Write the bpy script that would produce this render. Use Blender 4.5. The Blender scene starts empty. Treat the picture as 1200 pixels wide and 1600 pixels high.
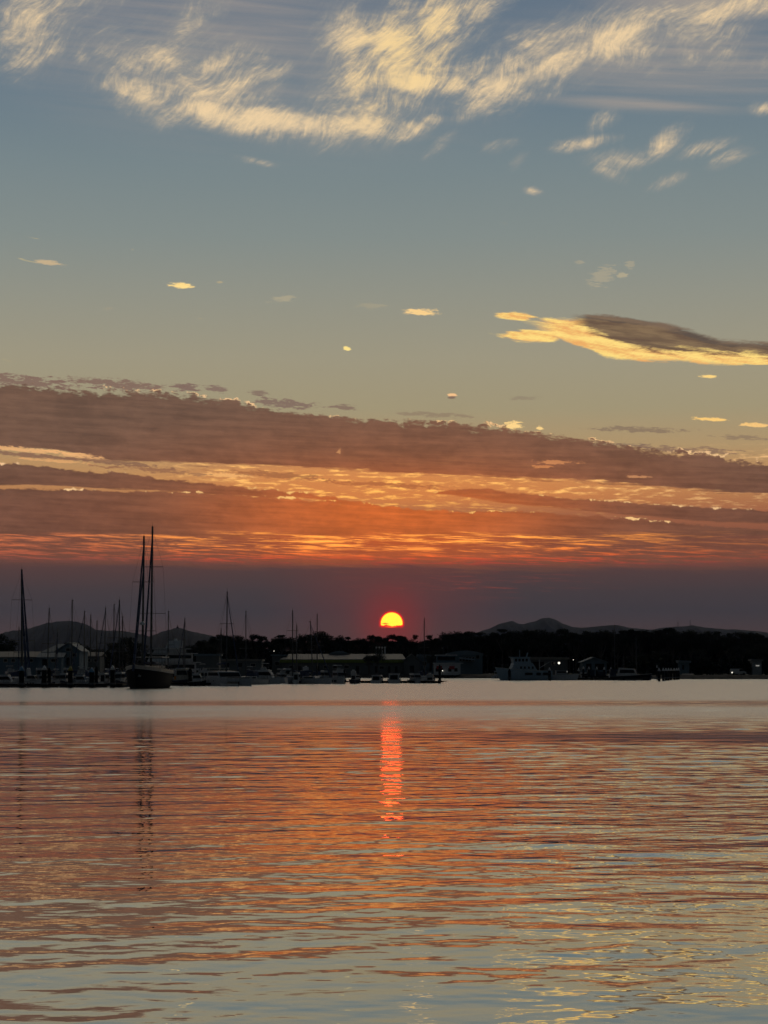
import bpy, bmesh, math, random
import numpy as np
from mathutils import Vector, Matrix, Euler
random.seed(7)
R = math.radians
scene = bpy.context.scene
C = scene.collection

# ------------------------------------------------------------------ camera
F = 3424.0                                   # focal length in pixels of the 1600 px high photograph
PITCH = math.atan(245.0 / F)
EYE = 3.0
cam_d = bpy.data.cameras.new("camera")
cam_d.sensor_fit = 'VERTICAL'; cam_d.sensor_height = 36.0; cam_d.sensor_width = 27.0
cam_d.lens = 36.0 * F / 1600.0
cam_d.clip_start = 0.5; cam_d.clip_end = 60000
cam = bpy.data.objects.new("camera", cam_d); C.objects.link(cam)
cam.location = (0, 0, EYE); cam.rotation_euler = (math.pi / 2 + PITCH, 0, 0)
scene.camera = cam
scene.view_settings.view_transform = 'Standard'
scene.view_settings.look = 'None'
scene.view_settings.exposure = 0.0
scene.view_settings.gamma = 1.0
scene.view_settings.use_curve_mapping = False
scene.render.engine = 'CYCLES'
scene.cycles.sample_clamp_indirect = 0
scene.cycles.sample_clamp_direct = 0

def ray(px, py):
    dz = 800.0 - py
    return ((px - 600.0), F * math.cos(PITCH) - dz * math.sin(PITCH), F * math.sin(PITCH) + dz * math.cos(PITCH))
def at(px, py, d):
    x, y, z = ray(px, py); s = d / y
    return Vector((x * s, d, EYE + z * s))
def conv(px, py):                            # direction of a sky feature, as azimuth and elevation in 1/3424 rad
    x, y, z = ray(px, py)
    return 600 + F * math.atan2(x, y), 1045 - F * math.atan2(z, math.hypot(x, y))
def dist(py):                                # distance at which the water surface is met
    return EYE * 3433.0 / (py - 1045.0)

HAZE = 0.00002                               # density of the evening air
SUN_AZ, SUN_EL = 0.20, 1.30                  # degrees: right of the view axis, above the horizon

# ------------------------------------------------------------------ node helpers
def s2l(c):
    c = c / 255.0
    return c / 12.92 if c <= 0.04045 else ((c + 0.055) / 1.055) ** 2.4
def L(r, g, b): return (s2l(r), s2l(g), s2l(b), 1.0)

class G:
    """small expression builder over one node tree"""
    def __init__(s, nt): s.nt = nt
    def n(s, t): return s.nt.nodes.new(t)
    def set(s, sock, v):
        if isinstance(v, E): s.nt.links.new(v.s, sock)
        elif isinstance(v, bpy.types.NodeSocket): s.nt.links.new(v, sock)
        else: sock.default_value = v
    def m(s, op, a, b=None, c=None, clamp=False):
        n = s.n('ShaderNodeMath'); n.operation = op; n.use_clamp = clamp
        s.set(n.inputs[0], a)
        if b is not None: s.set(n.inputs[1], b)
        if c is not None: s.set(n.inputs[2], c)
        return E(s, n.outputs[0])
    def smooth(s, x, a, b, lo=0.0, hi=1.0, kind='SMOOTHSTEP'):
        n = s.n('ShaderNodeMapRange'); n.interpolation_type = kind
        s.set(n.inputs['Value'], x)
        s.set(n.inputs['From Min'], a); s.set(n.inputs['From Max'], b)
        n.inputs['To Min'].default_value = lo; n.inputs['To Max'].default_value = hi
        return E(s, n.outputs[0])
    def vec(s, x, y, z=0.0):
        n = s.n('ShaderNodeCombineXYZ')
        for i, v in enumerate((x, y, z)): s.set(n.inputs[i], v)
        return E(s, n.outputs[0])
    def map(s, v, loc=(0, 0, 0), rot=0.0, scale=(1, 1, 1), kind='TEXTURE'):
        n = s.n('ShaderNodeMapping'); n.vector_type = kind
        s.set(n.inputs[0], v)
        n.inputs['Location'].default_value = loc
        n.inputs['Rotation'].default_value = (0, 0, rot)
        n.inputs['Scale'].default_value = scale
        return E(s, n.outputs[0])
    def noise(s, v, detail=4, rough=0.55, dist=0.0, scale=1.0, lac=2.0):
        n = s.n('ShaderNodeTexNoise')
        s.set(n.inputs['Vector'], v)
        n.inputs['Scale'].default_value = scale; n.inputs['Detail'].default_value = detail
        n.inputs['Roughness'].default_value = rough; n.inputs['Distortion'].default_value = dist
        n.inputs['Lacunarity'].default_value = lac
        return E(s, n.outputs[0])
    def mix(s, f, a, b):
        n = s.n('ShaderNodeMix'); n.data_type = 'RGBA'; n.clamp_factor = True
        s.set(n.inputs[0], f); s.set(n.inputs[6], a); s.set(n.inputs[7], b)
        return E(s, n.outputs[2])
    def blend(s, kind, f, a, b):
        n = s.n('ShaderNodeMix'); n.data_type = 'RGBA'; n.clamp_factor = False; n.blend_type = kind
        s.set(n.inputs[0], f); s.set(n.inputs[6], a); s.set(n.inputs[7], b)
        return E(s, n.outputs[2])
    def ramp(s, f, stops):
        n = s.n('ShaderNodeValToRGB'); r = n.color_ramp
        while len(r.elements) < len(stops): r.elements.new(0.5)
        for e, (p, c) in zip(r.elements, stops): e.position = p; e.color = c
        s.set(n.inputs[0], f)
        return E(s, n.outputs[0])
    def rad(s, cx, cy, rx, ry, deg=0.0):
        """radius in units of an ellipse laid on the sky"""
        cx, cy = conv(cx, cy); c, n = math.cos(R(deg)), math.sin(R(deg))
        u = s.dot(P1, (c / rx, n / rx, -(cx * c + cy * n) / rx))
        w = s.dot(P1, (-n / ry, c / ry, -(-cx * n + cy * c) / ry))
        return s.m('SQRT', s.m('MULTIPLY_ADD', u, u, w * w))
    def dot(s, v, k):
        n = s.n('ShaderNodeVectorMath'); n.operation = 'DOT_PRODUCT'
        s.set(n.inputs[0], v); n.inputs[1].default_value = k
        return E(s, n.outputs['Value'])
    def blob(s, v, cx, cy, rx, ry, deg=0.0, inner=0.0):
        """soft ellipse: 1 in the middle, 0 at its rim"""
        return s.smooth(s.rad(cx, cy, rx, ry, deg), 1.0, inner)
class E:
    def __init__(s, g, k): s.g = g; s.s = k
    def __add__(s, o): return s.g.m('ADD', s, o)
    __radd__ = __add__
    def __sub__(s, o): return s.g.m('SUBTRACT', s, o)
    def __rsub__(s, o): return s.g.m('SUBTRACT', o, s)
    def __mul__(s, o): return s.g.m('MULTIPLY', s, o)
    __rmul__ = __mul__
    def __truediv__(s, o): return s.g.m('DIVIDE', s, o)

# ------------------------------------------------------------------ world: the evening sky
world = bpy.data.worlds.new("World"); scene.world = world; world.use_nodes = True
world.cycles.sampling_method = 'NONE'
wt = world.node_tree; wt.nodes.clear()
g = G(wt)
tc = g.n('ShaderNodeTexCoord')
sep = g.n('ShaderNodeSeparateXYZ'); wt.links.new(tc.outputs['Generated'], sep.inputs[0])
dx, dy, dz = (E(g, sep.outputs[i]) for i in range(3))
X = g.m('ARCTAN2', dx, dy) * F + 600.0
Y = 1045.0 - g.m('ARCSINE', dz) * F
P = g.vec(X, Y, 0.0)
def nz(mapping, detail, rough, dist=0.0, k=1.0):
    """noise with its contrast widened about 0.5"""
    n = g.noise(mapping, detail, rough, dist)
    return n if k == 1.0 else (n - 0.5) * k + 0.5
def anchor(*noises):
    """the position vector; built after the branch's noises so that few values are live at once"""
    global P1
    s = noises[0]
    for n in noises[1:]: s = s + n
    P1 = g.vec(X, Y, s * 1e-9 + 1.0)
def cy_(y): return conv(600, y)[1]
def cx_(x): return conv(x, 800)[0]
def curve(pts):
    """elevation line through points traced along a cloud edge, as a function of azimuth"""
    n = g.n('ShaderNodeFloatCurve'); c = n.mapping.curves[0]; n.mapping.use_clip = False
    q = [conv(*p) for p in pts]
    q = [((a + 300) / 1800.0, b / 1100.0) for a, b in q]
    while len(c.points) < len(q): c.points.new(0.5, 0.5)
    for p, v in zip(c.points, q): p.location = v
    n.mapping.update()
    g.set(n.inputs['Value'], (X + 300.0) / 1800.0)
    return E(g, n.outputs[0]) * 1100.0
Y0, Y1 = -400.0, 1100.0
def stops(lst): return [((cy_(y) - Y0) / (Y1 - Y0), L(*c)) for y, c in lst]
tY = (Y - Y0) / (Y1 - Y0)
def clear_sky():
    return g.ramp(tY, stops([
        (-380, (92, 100, 110)), (-150, (100, 112, 124)), (0, (98, 114, 130)), (150, (104, 122, 134)), (260, (118, 132, 136)),
        (370, (130, 139, 136)), (470, (145, 145, 132)), (560, (156, 149, 127)), (640, (160, 148, 118)), (700, (174, 146, 106)),
        (750, (190, 138, 88)), (800, (160, 100, 70)), (850, (125, 76, 62)), (900, (82, 62, 60)), (945, (64, 58, 62)),
        (985, (70, 58, 60)), (1030, (72, 57, 57))]))
def glow(cx, cy, rx, ry): return g.blob(None, cx, cy, rx, ry, 0, 0.0)
lit = L(255, 218, 140)
def small(col, n_, n2, cx, cy, rx, ry, deg, colr, w=1.0, k=1.0):
    """a wisp of cloud: noise decides its outline inside a soft ellipse"""
    b = g.blob(None, cx, cy, rx * 1.7, ry * 1.9, deg)
    f = g.smooth(b * 1.25 + (n_ - 0.5) * (k * 1.6 + .5) + (n2 - 0.5) * (k * 0.6 + .5), 0.48, 0.98) * w
    return g.mix(f * g.smooth(b, 0.02, 0.2), col, colr)
def emit(col):
    b = g.n('ShaderNodeBackground'); g.set(b.inputs[0], col); b.inputs[1].default_value = 1.05
    return b.outputs[0]

# ---- branch C: the upper sky with its cirrus
def upper():
    warp = g.noise(g.map(g.vec(X, Y, 3.0), scale=(210, 150, 1)), 2, 0.5)
    fv = g.vec(X + (warp - 0.5) * 90.0, Y + (warp - 0.5) * 70.0, 0.0)
    f1 = nz(g.map(fv, (0, 0, 0), R(-34), (90, 26, 1)), 10, 0.75, 0.15, 2.3)
    f2 = nz(g.map(fv, (40, 9, 0), R(-52), (48, 6, 1)), 8, 0.66, 0.1, 2.2)
    f3 = nz(g.map(g.vec(X, Y, 9.0), scale=(85, 48, 1)), 9, 0.68, 0.3, 2.6)
    nv = nz(g.map(P, (0, 0, 0), R(4), (260, 14, 1)), 5, .55, 0, 1.8)
    no = g.noise(g.map(P, scale=(420, 240, 1)), 3, .5)
    no2 = nz(g.map(fv, (0, 0, 0), R(-18), (190, 80, 1)), 4, .55, 0.2, 1.8)
    anchor(f1, f2, f3, nv, no, no2)
    cov = None
    for cx, cy, rx, ry, deg, inner, w in [
        (310, 120, 340, 120, 12, .1, .66), (600, 110, 290, 150, -30, .1, .72), (850, 95, 330, 95, -20, .1, .70), (1010, 60, 300, 80, -8, 0, .64), (60, 50, 170, 110, -30, 0, .60),
        (40, 30, 130, 80, -45, 0, .78), (130, 92, 34, 24, 0, 0, .60), (290, 45, 130, 60, -35, 0, .62), (120, -5, 190, 60, -20, 0, .70),
        (225, 150, 150, 60, 20, 0, .82), (300, 105, 150, 40, -8, 0, .70), (340, 180, 210, 46, 12, 0, .95), (440, 188, 190, 48, 4, 0, 1.05), (560, 195, 170, 46, 2, 0, .88), (640, 205, 90, 36, -20, 0, .68),
        (430, 120, 90, 40, -20, 0, .60), (545, 60, 90, 110, -55, 0, .80), (620, 80, 150, 120, -50, 0, 1.0), (680, 35, 120, 70, -40, 0, .98), (640, 130, 230, 44, 3, 0, .92),
        (750, 10, 130, 46, -20, 0, .78), (560, -60, 280, 80, 0, .3, .85), (760, 160, 120, 34, -22, 0, .90), (800, 130, 210, 48, -16, 0, .88), (880, 95, 150, 54, -28, 0, 1.0), (970, 55, 180, 62, -22, 0, 1.0),
        (1080, 20, 190, 52, -5, 0, .82), (1190, 5, 160, 48, 0, 0, .72), (1130, 90, 200, 42, 2, 0, .42),
        (780, 228, 62, 18, -8, 0, 0.57), (675, 188, 67, 20, -10, 0, 0.60), (690, 225, 67, 20, -40, 0, 0.53),
        (940, 190, 56, 30, -25, 0, 0.64), (915, 223, 100, 22, -8, 0, 0.76), (1040, 226, 84, 34, -38, 0, 0.84), (970, 250, 106, 36, 0, 0, 0.74),
        (950, 268, 67, 26, 20, 0, 0.64), (1100, 232, 89, 22, -12, 0, 0.64), (1147, 244, 72, 24, -18, 0, 0.69), (1045, 282, 56, 20, -20, 0, 0.60),
        (833, 298, 29, 14, 10, 0, 0.62), (810, 252, 44, 18, -45, 0, 0.53), (1190, 170, 40, 20, 0, 0, 0.64), (400, 252, 67, 12, 10, 0, 0.48)]:
        b = g.blob(None, cx, cy, rx, ry, deg, inner) * w
        cov = b if cov is None else g.m('MAXIMUM', cov, b)
    cov = g.m('MAXIMUM', cov, g.smooth(Y, 20.0, -160.0) * (no * 1.5 - 0.10))
    tex = f1 * 0.44 + f2 * 0.22 + f3 * 0.34 + no2 * 0.24
    cd = g.smooth(tex * 1.30 + cov * 1.12, 0.88, 1.92)
    cd = cd * g.smooth(cov, 0.02, 0.35)
    cb = g.smooth(tex * 1.3 + cov * 0.80, 1.04, 1.84)
    veil = g.m('MAXIMUM', g.blob(None, 1060, 90, 420, 100, 4) * 0.55, g.blob(None, 1000, 163, 240, 18, 5) * 0.55)
    veil = g.m('MAXIMUM', veil, g.blob(None, 330, 60, 600, 220, 8) * 0.42) * (nv * 1.2 + .1)
    veil = g.m('MAXIMUM', veil, g.blob(None, 1120, -10, 260, 60, 0) * 0.75)
    col = g.mix(veil, clear_sky(), L(176, 160, 146))
    ccol = g.mix(cb, L(150, 148, 142), L(238, 208, 163))
    ccol = g.mix(g.blob(None, 640, 80, 200, 130, -40) * 0.55 * cb, ccol, L(255, 218, 140))
    # the unseen sheet overhead, brightened on the right for whiter glints on the water
    ccol = g.mix(g.smooth(Y, -10.0, -140.0) * cb * g.smooth(X, 350.0, 800.0), ccol, (2.0, 1.7, 1.2, 1))
    return emit(g.mix(cd * 0.94, col, ccol))

# ---- branch B: the clear middle with its few small clouds and the lens-shaped one
def middle():
    sn = nz(g.map(g.vec(X, Y, 5.0), (0, 0, 0), R(3), (26, 5.0, 1)), 6, 0.62, 0.2, 1.5)
    sn2 = nz(g.map(g.vec(X, Y, 15.0), (0, 0, 0), R(-8), (9, 2.2, 1)), 4, 0.6, 0, 1.5)
    ln = nz(g.map(g.vec(X, Y, 2.0), (0, 0, 0), R(8), (70, 9, 1)), 7, 0.62, 0.2, 1.6)
    anchor(sn, sn2, ln)
    col = clear_sky()
    for a in [(282, 446, 22, 4.6, 3, lit, 1.0, .45), (77, 411, 27, 3.6, 4, L(205, 178, 138), .8, .8), (343, 441, 6, 2.0, 0, L(190, 170, 130), .6, .8),
              (442, 467, 22, 5, -8, L(178, 166, 138), .6, 1.0), (580, 478, 26, 4.5, 0, L(176, 162, 132), .35, 1.1), (658, 487, 30, 5, 2, L(250, 208, 140), .95, .7),
              (542, 544, 7, 3.6, 15, L(255, 226, 140), .95, .5), (1106, 588, 15, 2.6, 2, L(255, 214, 130), .95, .5), (1050, 585, 18, 5, 0, L(176, 160, 128), .35, 1),
              (170, 482, 10, 2, 0, L(176, 160, 132), .3, .8), (940, 432, 26, 13, -30, L(176, 164, 138), .55, 1.1), (985, 413, 9, 6, 0, L(176, 164, 138), .5, 1.0),
              (972, 430, 10, 6, 0, L(190, 174, 140), .6, .9), (905, 409, 8, 4, 0, L(176, 164, 138), .5, 1.0)]:
        col = small(col, sn, sn2, *a)
    lt = curve([(760, 512), (770, 508), (835, 498), (880, 499), (930, 499), (1000, 508), (1060, 520), (1120, 538), (1200, 543), (1300, 548)])
    lb = curve([(760, 516), (840, 514), (880, 530), (920, 545), (950, 560), (1000, 562), (1060, 563), (1120, 569), (1200, 572), (1300, 574)])
    def edge(e, amp): return g.smooth((Y - e) + (ln - 0.5) * amp + (sn2 - .5) * 4.0, -2.5, 2.5)
    lm = edge(lt, 9) * (1.0 - edge(lb, 12)) * g.smooth(X + (ln - .5) * 60.0, cx_(820), cx_(870))
    lm = g.m('MAXIMUM', lm, g.smooth(g.blob(None, 806, 494, 62, 11, 4) + (ln - .5) * .9, .35, .60))
    lm = g.m('MAXIMUM', lm, g.smooth(g.blob(None, 832, 525, 88, 17, 2) + (ln - .5) * 1.0, .30, .58))
    col = g.mix(lm * 0.97, col, g.mix(g.smooth(ln * .7 + sn2 * .3, .28, .66), L(236, 170, 100), L(255, 220, 128)))
    d_t = curve([(850, 496), (900, 494), (940, 494), (1010, 502), (1080, 517), (1130, 533), (1200, 537), (1300, 541)])
    d_b = curve([(850, 504), (900, 506), (930, 520), (970, 536), (1020, 546), (1080, 550), (1140, 553), (1200, 557), (1300, 560)])
    dm = g.smooth((Y - d_t) + (ln - 0.5) * 12.0 + (sn2 - .5) * 5.0, -4, 3) * g.smooth((Y - d_b) + (ln - 0.5) * 22.0 + (sn2 - .5) * 8.0, 6, -6) * g.smooth(X, cx_(888), cx_(925))
    col = g.mix(dm * 0.94, col, g.mix(g.smooth(ln, .3, .7), L(88, 74, 66), L(120, 98, 80)))
    return emit(col)

# ---- branches A: the cloud bands, and the haze with the sun under them
def lower(part):
    strk = nz(g.map(g.vec(X, Y, 4.0), (0, 0, 0), R(2.5), (120, 7, 1)), 6, 0.6, 0.2, 1.0)
    strkb = nz(g.map(g.vec(X, Y, 8.0), (0, 0, 0), R(2.0), (55, 3.2, 1)), 7, 0.66, 0.5, 1.0)
    if part == 'bands':
        sn = nz(g.map(g.vec(X, Y, 5.0), (0, 0, 0), R(3), (24, 5.5, 1)), 6, 0.62, 0.2, 1.5)
        sn2 = nz(g.map(g.vec(X, Y, 15.0), (0, 0, 0), R(3), (8, 3, 1)), 5, 0.62, 0.3, 1.5)
        lump = nz(g.map(g.vec(X, Y, 7.0), (0, 0, 0), R(4), (26, 15, 1)), 7, 0.64, 0.4, 1.5)
        lumpb = nz(g.map(g.vec(X, Y, 12.0), (0, 0, 0), R(4), (110, 34, 1)), 4, 0.5, 0, 1.3)
        wob = nz(g.map(g.vec(X, Y, 14.0), scale=(17, 60, 1)), 3, 0.6, 0, 1.6)
        anchor(strk, strkb, sn, sn2, lump, lumpb, wob)
        g_wide = glow(610, 800, 660, 200); g_mid = glow(610, 805, 400, 125)
        col = clear_sky()
        for a in [(706, 617, 8, 3.2, 0, L(250, 196, 140), .9, .5), (706, 621, 9, 2.2, 0, L(120, 96, 86), .8, .5), (1106, 588, 15, 2.6, 2, L(255, 214, 130), .95, .5),
                  (1110, 655, 30, 3.6, 2, L(255, 205, 120), .95, .6), (1182, 664, 26, 3.6, 5, L(250, 200, 125), .9, .8), (1000, 671, 80, 4.0, 2, L(128, 108, 92), .7, 1.3),
                  (940, 694, 90, 4, 3, L(130, 108, 92), .6, 1.3), (815, 622, 26, 3, 0, L(138, 122, 104), .5, 1.1), (1160, 683, 40, 4, 3, L(128, 108, 92), .6, 1.2),
                  (405, 614, 16, 4, 3, L(128, 106, 94), .8, .8), (540, 637, 24, 4, 5, L(128, 104, 92), .8, .9), (338, 608, 20, 5, 5, L(128, 104, 94), .85, .9),
                  (290, 605, 30, 6, 5, L(126, 102, 92), .9, 1.0), (440, 630, 60, 7, 5, L(126, 102, 92), .85, 1.2), (680, 648, 70, 4, 3, L(132, 110, 94), .5, 1.3), (40, 596, 90, 9, 4, L(128, 102, 90), .9, 1.2),
                  (180, 600, 100, 7, 4, L(128, 102, 90), .9, 1.2), (1080, 703, 90, 5, 4, L(124, 98, 86), .7, 1.2)]:
            col = small(col, sn, sn2, *a)
        cgrey = g.mix(g.smooth(Y, cy_(620), cy_(860)), L(112, 86, 73), L(114, 78, 64))
        cgrey = g.mix(g_wide * 0.62, cgrey, L(172, 98, 58))
        cgrey = g.mix(g_mid * g.smooth(Y, cy_(690), cy_(800)) * 0.95, cgrey, L(208, 106, 50))
        shade = g.smooth(strk * .55 + lump * .25 + lumpb * .3, .30, .80)
        cgrey = g.blend('MULTIPLY', 1.0, cgrey, g.mix(shade, (0.68, 0.66, 0.66, 1), (1.25, 1.18, 1.10, 1)))
        rimc = g.mix(g_wide, L(250, 204, 150), L(255, 196, 104))
        gapt = g.smooth(strk * 0.5 + strkb * 0.35 + n_gap_() * 0.7, 0.76, 1.02)
        gap_area = g.smooth(Y, cy_(694), cy_(722)) * g.smooth(Y, cy_(815), cy_(770)) * g.smooth(X, 120.0, 420.0)
        col = g.mix(g_wide * gap_area * 0.7, col, L(226, 132, 66))
        col = g.mix(gapt * gap_area * 0.92, col, g.mix(g_wide, L(240, 190, 130), (1.35, 0.66, 0.13, 1)))
        def band(col, top, bot, amp_t, amp_b, rim=0.8, soft=1.8, holes=0.0):
            st = (Y - curve(top)) + (lump - 0.5) * amp_t * 1.7 + (lumpb - 0.5) * amp_t * 1.3 + (sn2 - .5) * amp_t * .35
            sb = (Y - curve(bot)) + (strk - 0.5) * amp_b * 3.0 + (sn - .5) * amp_b
            mk = g.smooth(st, -soft, soft) * g.smooth(sb, soft, -soft)
            if holes: mk = mk * g.smooth((sn - .5) * .9 + (sn2 - .5) * .3 + st / holes, -.25, .35)
            th = g.m('MAXIMUM', (lumpb * 0.6 + wob * 0.35 + lump * .35 - 0.66) * 26.0, 0.0)
            rm = g.smooth(st, -1.5, 1.0) * g.smooth(st, th + .5, th - 2.0) * g.smooth(th, 0.3, 2.2) * g.smooth(sb, 0.0, -4.0)
            return g.mix(rm * rim, g.mix(mk * 0.97, col, cgrey), rimc)
        col = band(col, [(-250, 588), (0, 600), (100, 605), (200, 611), (300, 619), (400, 634), (500, 647), (600, 656), (700, 660), (800, 670), (860, 679), (950, 692), (1050, 706), (1200, 724), (1450, 745)],
             [(-250, 690), (0, 698), (100, 705), (150, 716), (250, 722), (350, 727), (500, 730), (600, 737), (700, 742), (800, 747), (900, 751), (1000, 758), (1100, 766), (1200, 773), (1450, 790)], 16, 7, 0.85, 2.6, 18.0)
        for a in [(805, 664, 17, 7, 0, L(255, 214, 140), .95, 1.0), (844, 670, 7, 4, 0, L(255, 214, 140), .9, 1.0), (870, 722, 34, 3.4, 2, L(226, 150, 94), .6, 1.1), (845, 729, 20, 2.5, 2, L(226, 146, 88), .6, 1.0),
                  (1000, 745, 20, 2.0, 2, L(236, 166, 110), .5, 1.0), (530, 706, 4, 5, 0, L(238, 170, 110), .45, 1.1), (30, 702, 90, 4, 4, L(236, 178, 120), .8, 1.0), (120, 712, 60, 5, 8, L(240, 180, 120), .8, 1.0),
                  (350, 742, 60, 4, 3, L(246, 182, 112), .8, .9), (60, 713, 110, 4, 5, L(132, 98, 80), .85, 1.0), (170, 722, 90, 4, 5, L(134, 98, 78), .85, 1.1), (90, 720, 60, 3, 3, L(232, 172, 112), .7, 1.1),
                  (250, 735, 90, 4, 4, L(142, 98, 74), .75, 1.1), (430, 742, 90, 5, 4, L(156, 98, 64), .75, 1.2), (600, 757, 110, 4, 3, L(168, 96, 58), .7, 1.2)]:
            col = small(col, sn, sn2, *a)
        col = band(col, [(-250, 718), (0, 725), (50, 727), (100, 733), (200, 741), (300, 751), (400, 764), (500, 774), (560, 784), (640, 800), (1450, 900)],
             [(-250, 752), (0, 757), (100, 760.5), (200, 764.5), (300, 770), (400, 776), (500, 783), (560, 789), (640, 794), (1450, 800)], 8, 4, 0.9)
        col = band(col, [(-250, 900), (560, 830), (640, 790), (690, 768), (740, 763), (800, 769), (870, 777), (950, 783), (1050, 790), (1130, 794), (1200, 798), (1450, 815)],
             [(-250, 740), (560, 760), (640, 772), (690, 772), (740, 779), (800, 787), (900, 796), (1000, 806), (1100, 814), (1200, 818), (1450, 835)], 5, 3, 0.9)
        col = band(col, [(-250, 755), (0, 762), (150, 766), (300, 770), (450, 779), (560, 787), (700, 798), (800, 800), (900, 804), (1000, 812), (1100, 820), (1200, 827), (1450, 845)],
             [(-250, 905), (1450, 905)], 8, 3, 0.95)
        sa = g.smooth(Y + (strk - .5) * 34.0, cy_(832), cy_(843)) * g.smooth(Y - X * 0.008 + (strk - .5) * 12.0, cy_(884), cy_(874))
        side = g.smooth(X, cx_(1230), cx_(820)) * 0.85 + 0.15
        sx_ = g.smooth(strkb * 0.85 + strk * 0.65, 0.70, 0.94)
        scol = g.mix(g.smooth(Y, cy_(838), cy_(880)), (1.25, 0.42, 0.07, 1), L(252, 84, 40))
        scol = g.mix(g_mid * 0.7 * g.smooth(Y, cy_(876), cy_(846)), scol, (2.0, 0.75, 0.12, 1))
        scol = g.mix(g.smooth(X, cx_(470), cx_(40)) * 0.80, scol, L(200, 104, 76))
        col = g.mix(sa * 0.50, col, g.mix(g_mid, L(124, 74, 60), L(204, 84, 40)))
        col = g.mix(sa * sx_ * side * 0.97, col, scol)
    else:
        wob = nz(g.map(P, scale=(8, 8, 1)), 3, 0.6, 0, 1.5)
        anchor(strk, strkb, wob)
        col = clear_sky()
    low = g.smooth(Y - X * 0.006 + (strk - .5) * 40.0 + (strkb - .5) * 16.0, cy_(862), cy_(892))
    lowc = g.ramp(tY, stops([(870, (98, 66, 62)), (892, (84, 63, 62)), (925, (70, 61, 64)), (955, (65, 60, 65)), (985, (74, 62, 64)), (1030, (80, 60, 60))]))
    lowc = g.mix(glow(612, 930, 230, 130) * 0.42, lowc, L(122, 58, 52))
    lowc = g.mix(g.smooth(strkb * .8 + strk * .5, 0.66, 0.82) * g.blob(None, 730, 912, 300, 34) * 0.75, lowc, L(132, 68, 60))
    col = g.mix(low, col, lowc)
    if part == 'sun':
        # a red-gold disc, its foot cut by a strip of cloud
        SY = conv(612, 974)[1]
        sr = g.rad(612, 974, 1, 1)
        cut = g.smooth(Y - SY + (wob - .5) * 7.0, 4.5, 3.0)
        cut = g.m('MAXIMUM', cut, g.blob(None, 611, 979.5, 13, 1.6) * 0.12)
        bite = 1.0 - g.blob(None, 602, 974.5, 8, 2.0, 3)
        disc = g.smooth(sr, 17.4, 16.2) * cut * bite
        halo = g.smooth(sr, 23.0, 16.0) * g.smooth(Y - SY, 10.0, 3.0)
        halo2 = g.smooth(sr, 100.0, 10.0)
        col = g.mix(halo2 * halo2 * 0.34, col, (0.40, 0.02, 0.018, 1))
        col = g.mix(halo * halo * 0.95, col, (1.2, 0.02, 0.02, 1))
        col = g.mix(disc, col, (9.0, 1.12, 0.07, 1))
    return emit(col)
def n_gap_(): return (g.noise(g.map(g.vec(X, Y, 21.0), scale=(30, 6.5, 1)), 5, .6) - .5) * 1.5 + .5

# ---- branch D: the rest of the dome, clear dusk behind the viewer, from the physical sky
def around():
    sky = g.n('ShaderNodeTexSky'); sky.sky_type = 'NISHITA'; sky.sun_disc = False
    sky.sun_elevation = R(SUN_EL); sky.sun_rotation = R(SUN_AZ); sky.dust_density = 3.0; sky.air_density = 1.5
    skyc = g.blend('MULTIPLY', 1.0, E(g, sky.outputs[0]), (0.028, 0.031, 0.036, 1))
    return emit(g.blend('ADD', 1.0, skyc, (0.007, 0.010, 0.015, 1)))
def mixsh(f, a, b):
    n = g.n('ShaderNodeMixShader'); g.set(n.inputs[0], f); wt.links.new(a, n.inputs[1]); wt.links.new(b, n.inputs[2])
    return n.outputs[0]
s_low = mixsh(g.m('GREATER_THAN', Y, cy_(903)), lower('bands'), lower('sun'))
s_mid = mixsh(g.m('GREATER_THAN', Y, cy_(577)), middle(), s_low)
s_up = mixsh(g.m('GREATER_THAN', Y, cy_(335)), upper(), s_mid)
s_all = mixsh(g.smooth(dy, 0.88, 0.45), s_up, around())
out = g.n('ShaderNodeOutputWorld')
wt.links.new(s_all, out.inputs[0])

# the sun lamp: the sun has sunk into thick haze, so its direct light is nearly spent
sl = bpy.data.lights.new("sun", 'SUN'); sl.energy = 0.0008; sl.angle = R(0.53); sl.color = (1.0, 0.06, 0.02)
so = bpy.data.objects.new("sun", sl); C.objects.link(so)
sdir = Vector((math.sin(R(SUN_AZ)) * math.cos(R(SUN_EL)), math.cos(R(SUN_AZ)) * math.cos(R(SUN_EL)), math.sin(R(SUN_EL))))
so.rotation_euler = sdir.to_track_quat('Z', 'Y').to_euler()
so.location = (0, 0, 50)

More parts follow.
